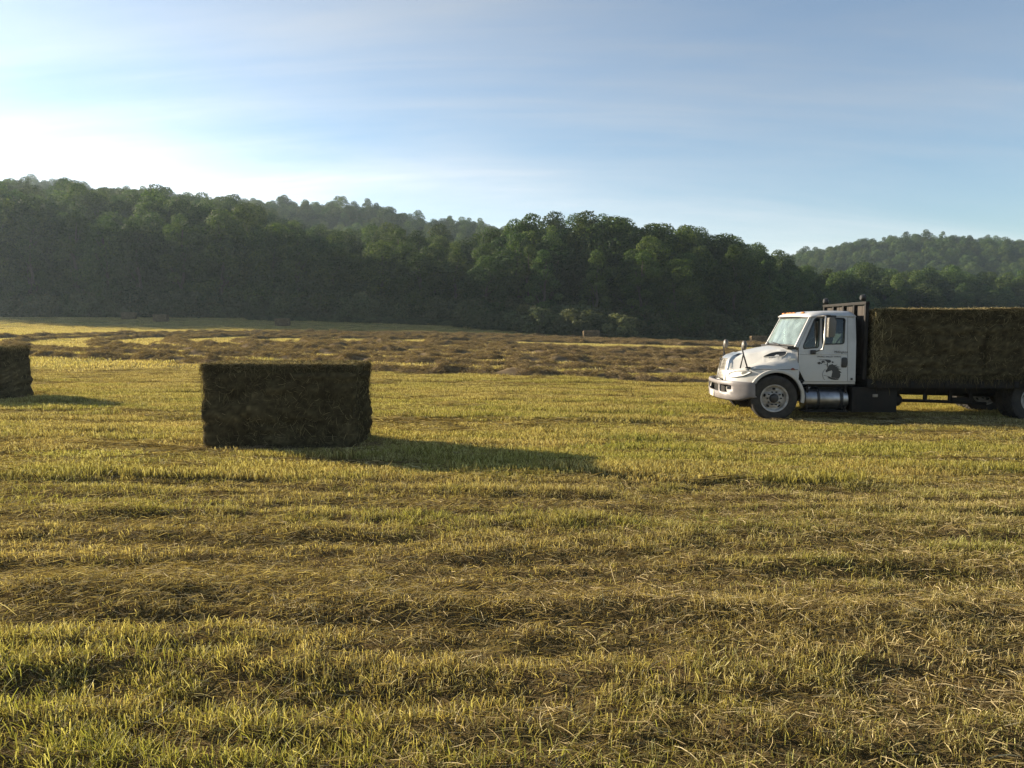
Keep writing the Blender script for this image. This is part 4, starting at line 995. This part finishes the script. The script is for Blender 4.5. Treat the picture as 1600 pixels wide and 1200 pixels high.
tube('steering_wheel', [(.86 + .10 * math.sin(a), -.48 + .22 * math.cos(a), 1.50 + .19 * math.sin(a)) for a in [2 * math.pi * k / 20 for k in range(20)]], .014, M['plastic'], cab, 6, True)
tube('steering_column', [(.70, -.48, 1.36), (.85, -.48, 1.49)], .03, M['plastic'], cab, 8)
# windshield: curved sheet with a black seal
def ws(t_, v):
    b0 = (.445 - .17 * (1 - abs(t_) ** 2.2), t_ * .985, 1.515 + .01 * (1 - t_ * t_)); t0 = (.725 - .15 * (1 - abs(t_) ** 2.2), t_ * .93, 2.128)
    return Vector(b0).lerp(Vector(t0), v) + Vector((-.012 * math.sin(math.pi * v), 0, 0))
tw_ = [-1 + 2 * i / 20 for i in range(21)]; vw = [i / 6 for i in range(7)]
pm('windshield', [ws(t_ * .95, .04 + .90 * v) for t_ in tw_ for v in vw], [(i * 7 + j, i * 7 + 7 + j, i * 7 + 8 + j, i * 7 + 1 + j) for i in range(20) for j in range(6)], M['windshield'], cab, 0, 80)
ring = [ws(t_ * .965, .025) for t_ in tw_] + [ws(.965, v) for v in vw[1:-1]] + [ws(t_ * .965, .955) for t_ in tw_[::-1]] + [ws(-.965, v) for v in vw[1:-1][::-1]]
tube('windshield_seal', ring, .020, M['plastic'], cab, 6, True)
for yw in (-.45, .30): tube('wiper', [ws(yw, .0) + Vector((-.03, 0, .01)), ws(yw + .18, .05) + Vector((-.03, 0, .01)), ws(yw + .55, .08) + Vector((-.03, 0, .012))], .010, M['plastic'], cab, 5)
box('cowl', .28, .46, -.94, .94, 1.46, 1.515, M['plastic'], cab, .01)
for yl in (-.62, -.2, 0, .2, .62): pm('roof_lamp', *(lambda c_: ([Vector(c_) + Vector((.045 * math.cos(a) * f, .065 * math.sin(a) * f, h)) for f, h in ((1, 0), (.8, .02), (.3, .03)) for a in [2 * math.pi * k / 10 for k in range(10)]], [(i * 10 + k, i * 10 + (k + 1) % 10, i * 10 + 10 + (k + 1) % 10, i * 10 + 10 + k) for i in range(2) for k in range(10)] + [tuple(range(20, 30))]))((.70 - .13 * (1 - abs(yl) ** 2) + .06, yl, 2.196)), M['amber'], cab)
for sg in (-1, 1):
    panel('hood_gap', [(.462, 1.07), (.474, 1.07), (.474, 1.50), (.462, 1.50)], [], lambda x, z, sg=sg: sg * (ycab(z) + .003), -sg * .02, M['black'], cab)
    panel('pillar_gap', [(1.4455, .82), (1.4545, .82), (1.4545, 2.13), (1.4455, 2.13)], [], lambda x, z, sg=sg: sg * (ycab(z) - .006), -sg * .02, M['black'], cab)
    tube('fender_seam', [(x, sg * (Wd(x) - .004), ze_(x) - .012) for x in np.linspace(-.40, .45, 14)], .0045, M['black'], hood, 5)
# doors
M['door_line'] = mat('door_gap', (.05, .05, .05), .8)
doors = {}
for sg in (-1, 1):
    yo = lambda x, z, sg=sg: sg * (ycab(z) + .004)
    d = doors[sg] = panel('door', D_OUT, [WIN, VEN], yo, -sg * .045, M['paint'])
    for nm, hole in (('window_glass', WIN), ('vent_glass', VEN)):
        sheet(nm, hole, lambda x, z, sg=sg: sg * (ycab(z) - .018), M['glass'], d)
        tube(nm.split('_')[0] + '_seal', [(x, sg * (ycab(z) + .002), z) for x, z in hole], .013, M['plastic'], d, 6, True)
    hd = prism('door_handle', rounded([(1.315, 1.095), (1.425, 1.095), (1.435, 1.18), (1.425, 1.30), (1.325, 1.30), (1.32, 1.20)], .03, 3), sg * (ycab(1.2) + .002), sg * (ycab(1.2) + .022), M['plastic'], d)
    tube('body_crease', [(.48, sg * (ycab(1.36) + .004), 1.36), (.95, sg * (ycab(1.36) + .006), 1.365), (1.44, sg * (ycab(1.37) + .004), 1.37)], .006, M['paint'], d, 5)
    # mirror on its bracket
    mr_ = prism('side_mirror', rounded([(.93, 1.70), (1.06, 1.72), (1.085, 2.02), (1.04, 2.10), (.935, 2.10)], .03, 3), sg * 1.36, sg * 1.12, M['mirrorface'], TR, .03)
    tube('mirror_pole', [(.915, sg * 1.24, 2.13), (.905, sg * 1.24, 1.62), (.885, sg * 1.22, 1.47), (.80, sg * 1.09, 1.42)], .016, M['chrome'], mr_, 8)
    tube('mirror_arm', [(.84, sg * 1.0, 2.125), (.92, sg * 1.24, 2.135), (1.0, sg * 1.26, 2.13)], .022, M['plastic'], mr_, 8)
    box('mirror_bracket', .70, .80, sg * 1.075 - .03, sg * 1.075 + .03, 1.36, 1.45, M['plastic'], mr_, .02)
prism('grab_visor', rounded([(.88, 2.105), (1.20, 2.10), (1.20, 2.145), (.86, 2.15)], .02, 3), -1.035, -.985, M['plastic'], cab, .01)
# emblem and lettering on the near door
yd = lambda x, z, o_=.012: -(ycab(z) + o_)
def u2(p): return (((1260 + p[0] / 17.14) - 800) / 76.4 - 5.325, 1.885 + (510 - (530 + p[1] / 17.14)) / 76.4)
def decal(name, pts, o_=.0095): return sheet(name, [u2(p) for p in pts], lambda x, z: yd(x, z, o_), M['decal'], doors[-1])
decal('emblem', [(480, 655), (500, 628), (545, 612), (590, 597), (612, 622), (660, 625), (712, 612), (690, 640), (650, 655), (720, 662), (785, 675), (740, 690), (700, 692), (760, 720), (830, 735), (770, 745), (740, 750), (790, 790), (830, 838), (780, 832), (800, 880), (790, 930), (760, 985), (720, 985), (640, 968), (560, 950), (575, 880), (590, 800), (575, 765), (540, 775), (500, 790), (465, 800), (445, 825), (418, 805), (415, 770), (445, 740), (465, 700)])
decal('emblem', [(360, 893), (420, 905), (500, 925), (560, 955), (640, 972), (720, 990), (760, 1000), (740, 1015), (640, 1020), (560, 1005), (520, 985), (460, 968), (500, 945), (430, 915), (365, 905)])
for blob in ([(190, 570), (230, 545), (265, 540), (275, 570), (250, 615), (220, 600)], [(245, 482), (330, 486), (420, 480), (500, 486), (545, 505), (545, 545), (500, 570), (460, 565), (430, 530), (400, 505), (330, 497), (250, 494)], [(300, 530), (340, 510), (385, 530), (400, 560), (350, 560), (320, 585)], [(560, 540), (600, 525), (620, 560), (580, 575)], [(445, 565), (470, 575), (465, 660), (450, 700), (440, 640)], [(360, 590), (430, 615), (440, 630), (390, 610)], [(270, 560), (320, 570), (300, 600), (280, 590)]): decal('emblem', blob)
arc = [u2((520 + 185 * math.cos(R(a)), 880 + 185 * math.sin(R(a)))) for a in range(130, 235, 8)]
tube('emblem_ring', [(x, yd(x, z, .008), z) for x, z in arc], .003, M['decal'], doors[-1], 4)
def lettering(name, text, x0, x1, z0, parent, yoff=.0095, shear=0):
    cu = bpy.data.curves.new(name, 'FONT'); cu.body = text; cu.size = 1; cu.shear = shear
    ob = bpy.data.objects.new(name, cu); COL.objects.link(ob); bpy.context.view_layer.update()
    me = bpy.data.meshes.new_from_object(ob.evaluated_get(bpy.context.evaluated_depsgraph_get())); bpy.data.objects.remove(ob)
    xs = [v.co.x for v in me.vertices]; k = (x1 - x0) / (max(xs) - min(xs)); mn = min(xs)
    for v in me.vertices: x, z = x0 + (v.co.x - mn) * k, z0 + v.co.y * k * 1.05; v.co = (x, yd(x, z, yoff), z)
    me.materials.clear(); me.materials.append(M['decal']); return link(name, me, parent)
a0, a1 = u2((185, 425)), u2((805, 425)); lettering('lettering', 'SPRING VALLEY FARMS', a0[0], a1[0], a0[1], doors[-1])
a0, a1 = u2((625, 310)), u2((970, 310)); lettering('lettering', 'Millington', a0[0], a1[0], a0[1], doors[-1], shear=.2)
decal('number_sticker', [(1060, 965), (1115, 965), (1115, 1025), (1060, 1025)])

# --- wheels
def wheel(x, y, sg, rear=False):
    rr, w = .465, .25
    tyre_p = [(.272, -w * .42), (.315, -w * .5), (.40, -w * .53), (.44, -w * .5), (.458, -w * .44)]
    for k in range(4): a = -w * .40 + w * .80 * k / 4; tyre_p += [(rr, a), (rr, a + w * .15), (rr - .014, a + w * .155), (rr - .014, a + w * .195)]
    tyre_p += [(rr, w * .40), (.458, w * .44), (.44, w * .5), (.40, w * .53), (.315, w * .5), (.272, w * .42)]
    circ = lambda cx, cz, r1, r2, n_, a0=0: [(cx + r1 * math.cos(a) * math.cos(a0) - r2 * math.sin(a) * math.sin(a0), cz + r1 * math.cos(a) * math.sin(a0) + r2 * math.sin(a) * math.cos(a0)) for a in [2 * math.pi * k / n_ for k in range(n_)]]
    holes = [circ(.192 * math.cos(R(90 + 72 * k)), .192 * math.sin(R(90 + 72 * k)), .021, .037, 12, R(90 + 72 * k)) for k in range(5)] + [circ(0, 0, .095, .095, 24)]
    def dish(px_, pz_): q_ = math.hypot(px_, pz_); return (ip(q_, [.09, .16, .185, .222, .244], [.035, .035, .05, .075, .095]) if not rear else ip(q_, [.09, .16, .185, .222, .244], [.13, .13, .115, .08, .05]))
    outer = circ(0, 0, .244, .244, 48)
    mids = [circ(0, 0, .244, .244, 48)]
    lp = [outer] + holes; tri = tessellate_polygon([[Vector((a, b2, 0)) for a, b2 in q_] for q_ in lp]); fl = [p_ for q_ in lp for p_ in q_]
    wo = pm('wheel', [(x + a, y + sg * (w * .5) - sg * dish(a, b2), rr + b2) for a, b2 in fl], tri, M['wheelwhite'], TR, 0, 50)
    pf = lambda P_: [(a, sg * b2) for a, b2 in P_]
    lathe('rim', pf([(.244, w * .5 - .095), (.250, w * .42), (.264, w * .47), (.277, w * .50), (.282, w * .49), (.278, w * .44)]), x, y, rr, M['wheelwhite'], wo, 48)
    lathe('tyre', tyre_p, x, y, rr, M['rubber'], wo, 56)
    lathe('brake_drum', pf([(.0, -.02), (.20, -.02), (.25, -.03), (.26, -.1)]), x, y, rr, M['black'], wo, 32)
    lathe('hub', pf([(.0, w * .5 + .03), (.05, w * .5 + .03), (.075, w * .5 + .02), (.085, w * .5 - .01), (.09, w * .5 - .06), (.098, w * .5 - .07)]), x, y, rr, M['plastic'], wo, 28)
    for k in range(10):
        a = 2 * math.pi * k / 10; cx, cz = x + .134 * math.cos(a), rr + .134 * math.sin(a); yb = y + sg * (w * .5 - .04)
        Vn = [(cx + .017 * math.cos(b2), yb + sg * t_, cz + .017 * math.sin(b2)) for t_ in (0, .045) for b2 in [math.pi / 3 * j for j in range(6)]]
        pm('lug_nut', Vn, [(j, (j + 1) % 6, 6 + (j + 1) % 6, 6 + j) for j in range(6)] + [tuple(range(6, 12))], M['plastic'], wo, 0, 30)
    if rear:
        Vt, Ft = [], []
        for k in range(44):
            a = 2 * math.pi * k / 44
            for rw in range(4):
                yc = y - w * .375 + w * .25 * rw + (0); o_ = len(Vt); aa = a + (.07 if rw % 2 else 0)
                for r3 in (rr - .012, rr + .008):
                    for (da_, dy_) in ((-.045, -.026), (.045, -.026), (.045, .026), (-.045, .026)): Vt.append((x + r3 * math.cos(aa + da_), yc + dy_, rr + r3 * math.sin(aa + da_)))
                Ft += [tuple(o_ + i for i in q_) for q_ in ((4, 5, 6, 7), (0, 1, 5, 4), (1, 2, 6, 5), (2, 3, 7, 6), (3, 0, 4, 7))]
        pm('tread_blocks', Vt, Ft, M['rubber'], wo, 0, 20)['kind'] = 'stuff'
    return wo
for sg in (-1, 1):
    wheel(0, sg * .985, sg)
    wheel(5.10, sg * .98, sg, True); wheel(5.10, sg * .68, -sg, True)
tube('front_axle', [(0, -.9, .40), (0, -.6, .36), (0, .6, .36), (0, .9, .40)], .06, M['black'])
tube('rear_axle', [(5.10, -.75, .465), (5.10, .75, .465)], .085, M['black'], TR, 12)
pm('differential', [(5.10 + .22 * math.cos(a) * math.sin(b2), .2 * math.sin(a) * math.sin(b2), .46 + .22 * math.cos(b2)) for b2 in [math.pi * i / 8 for i in range(9)] for a in [2 * math.pi * k / 14 for k in range(14)]], [(i * 14 + k, i * 14 + (k + 1) % 14, i * 14 + 14 + (k + 1) % 14, i * 14 + 14 + k) for i in range(8) for k in range(14)], M['black'])
# --- chassis
for sg in (-1, 1):
    prism('frame_rail', [(-.75, .56), (6.9, .52), (6.9, .74), (-.75, .76)], sg * .43 - .04, sg * .43 + .04, M['black'])
    for xa in (0, 5.10): tube('leaf_spring', [(xa - .62, sg * .46, .56), (xa - .3, sg * .46, .49), (xa, sg * .46, .455), (xa + .3, sg * .46, .49), (xa + .62, sg * .46, .56)], .04, M['black'], TR, 6)
for xa in (-.6, 1.2, 2.4, 3.6, 4.6, 6.2): box('crossmember', xa, xa + .12, -.40, .40, .56, .70, M['black'])
box('engine', -.45, .42, -.36, .36, .52, 1.15, M['black'], TR, .05); box('gearbox', .45, 1.4, -.24, .24, .45, .78, M['black'], TR, .05)
tube('drive_shaft', [(1.4, 0, .55), (5.1, 0, .47)], .06, M['black'])
# fuel tank with straps and step
tk = lathe('fuel_tank', [(0, .0), (.16, .0), (.205, .008), (.222, .03), (.222, .84), (.205, .862), (.16, .87), (0, .87)], .63, -.84, .445, M['alu'], TR, 36, 'x')
for xa in (.87, 1.33): lathe('tank_strap', [(.222, 0), (.232, .0), (.232, .055), (.222, .055)], xa, -.84, .445, M['plastic'], tk, 36, 'x')
tube('filler_cap', [(.73, -.88, .65), (.73, -.90, .70)], .045, M['alu'], tk, 12)
box('tank_bracket', .60, 1.55, -.80, -.45, .66, .76, M['black'])
box('cab_step', .62, 1.50, -1.06, -.70, .185, .215, M['black'], TR, .006)
for xa in (.66, 1.42): box('step_hanger', xa, xa + .04, -1.02, -.98, .20, .72, M['black'])
lathe('fuel_tank', [(0, .0), (.16, .0), (.205, .008), (.222, .03), (.222, .84), (.205, .862), (.16, .87), (0, .87)], .63, .84, .445, M['alu'], TR, 36, 'x')
tb = box('toolbox', 1.56, 2.44, -1.06, -.55, .19, .70, M['black'], TR, .015)
box('toolbox_door', 1.62, 2.38, -1.072, -1.058, .25, .64, M['black'], tb, .005); box('latch', 1.95, 2.05, -1.085, -1.07, .50, .56, M['mesh'], tb, .004)
tube('air_tank', [(2.46, -.75, .42), (2.60, -.75, .42), (2.66, -.75, .42)], [.13, .13, .07], M['black'], TR, 14)
tube('exhaust_pipe', [(2.4, -.66, .40), (3.3, -.66, .385), (4.0, -.66, .36), (4.40, -.66, .34)], .035, M['black'])
for xa in (3.15, 3.65, 4.05): box('pipe_hanger', xa, xa + .07, -.69, -.63, .36, .60, M['black'])
for xa in (3.70,): box('pipe_clamp', xa, xa + .35, -.71, -.60, .35, .46, M['black'], TR, .02)
# --- flatbed
bed = box('flatbed', 1.78, 6.75, -1.17, 1.17, .80, .86, M['black'], TR, .006)
for sg in (-1, 1):
    box('side_rail', 1.78, 6.75, sg * 1.19 - .02, sg * 1.19 + .02, .70, .87, M['black'], bed)
    box('long_sill', 1.80, 6.70, sg * .43 - .05, sg * .43 + .05, .74, .80, M['black'], bed, .004)
    for i in range(8): xa = 1.95 + i * .66; box('stake_pocket', xa, xa + .09, sg * 1.215 - .02, sg * 1.215 + .02, .71, .84, M['black'], bed, .004)
for i in range(13): xa = 1.86 + i * .39; box('crossbeam', xa, xa + .07, -1.15, 1.15, .70, .80, M['black'], bed, .004)
for sg in (-1, 1): pm('mud_flap', [(5.60, sg * .55, .30), (5.60, sg * 1.12, .30), (5.56, sg * 1.12, .72), (5.56, sg * .55, .72)], [(0, 1, 2, 3)], M['rubber'])
# headboard
hb = box('headboard', 1.74, 1.78, -1.12, 1.12, .86, .95, M['black'])
for yp in (-1.10, -.55, 0, .55, 1.10): box('post', 1.72, 1.79, yp - .035, yp + .035, .86, 2.36, M['black'], hb)
box('top_bar', 1.715, 1.795, -1.15, 1.15, 2.36, 2.42, M['black'], hb)
M['plank'] = mat('weathered_plank', (.040, .030, .022), .85, var=.5, scale=10)
for i in range(9): y0 = -1.06 + i * .236; box('plank', 1.785, 1.805, y0 + .004, y0 + .226, .87, 2.345, M['plank'], hb, .003)
for yp in (-1.0, .98):
    wl_ = lathe('work_lamp', [(0, -.05), (.045, -.05), (.062, -.03), (.065, .03), (.03, .05), (0, .05)], 1.72, yp, 2.50, M['plastic'], hb, 18, 'x')
    box('lamp_bracket', 1.74, 1.77, yp - .02, yp + .02, 2.415, 2.46, M['black'], hb, .004)
box('exhaust_stack', 1.635, 1.70, .70, .85, .7, 2.1, M['black'], TR, .03)

# --- bales on the bed
bm_t = make_bale_meshes(2.14, 1.12, 1.36, 24, 20000)
def world_of(p): return TR.matrix_basis @ Vector(p)
for x_, lab, hgt in ((2.955, 'hay bale at the front of the truck bed, right behind the headboard', 1.0), (5.13, 'second hay bale on the truck bed, cut off by the right edge', 1.015)):
    w_ = world_of((x_, -.60, .862)); o = put_bale('loaded_hay_bale', bm_t, w_, R(-3.5) + (math.pi if x_ > 4 else 0), lab, 'bales loaded on the truck'); o.scale = (1, 1, hgt)
# loose hay hanging over the front bale's edges
qh = np.random.default_rng(3); nh = 900
Ph = np.stack([1.88 + np.abs(qh.normal(0, .10, nh)), -1.17 + qh.normal(0, .02, nh), .80 + 1.38 * qh.uniform(0, 1, nh) ** 1.0], -1)
Dh = np.stack([qh.normal(0, .45, nh), qh.normal(0, .2, nh), -np.ones(nh)], -1); Dh /= np.linalg.norm(Dh, axis=1, keepdims=True)
sh = strands(Ph, Dh, np.tile(np.array([0, -1., 0]), (nh, 1)), .22, .006, qh, .5, .25)
nh2 = 2600; Ph = np.stack([qh.uniform(1.88, 6.5, nh2), -1.20 + qh.normal(0, .02, nh2), .90 - np.abs(qh.normal(0, .09, nh2)) * (.4 + 1.2 * vnoise(qh.uniform(0, 9, nh2), 0, 3))], -1)
Dh = np.stack([qh.normal(0, .4, nh2), qh.normal(-.1, .15, nh2), -np.ones(nh2)], -1); Dh /= np.linalg.norm(Dh, axis=1, keepdims=True)
sh2 = strands(Ph, Dh, np.tile(np.array([0, -1., 0]), (nh2, 1)), .16, .006, qh, .5, -.1)
sh = (np.concatenate([sh[0], sh2[0]]), np.concatenate([sh[1], sh2[1] + len(sh[0])]), np.concatenate([sh[2], sh2[2]]))
oh = link('hanging_hay', mk('hanging_hay', sh, M['balehay'])); oh.location = TR.location; oh.rotation_euler = TR.rotation_euler
tag(oh, 'loose hay hanging over the edge of the truck load', kind='stuff')

# ------------------------------------------------------------------ haze
hm = bpy.data.materials.new('haze'); hm.use_nodes = True; hn = hm.node_tree.nodes
hn.remove(hn['Principled BSDF']); pv = hn.new('ShaderNodeVolumePrincipled')
pv.inputs['Color'].default_value = (.70, .87, 1, 1); pv.inputs['Density'].default_value = .0002; pv.inputs['Anisotropy'].default_value = .34
hm.node_tree.links.new(pv.outputs[0], hn['Material Output'].inputs['Volume'])
bmh = bmesh.new(); bmesh.ops.create_cube(bmh, size=1)
for v_ in bmh.verts: v_.co = Vector((v_.co.x * 1840, (v_.co.y * 1000) + 430, v_.co.z * 102 + 46))
me = bpy.data.meshes.new('haze'); bmh.to_mesh(me); bmh.free(); me.materials.append(hm)
hz = tag(link('haze', me), 'thin morning haze in the valley air', kind='stuff'); hz.display_type = 'WIRE'
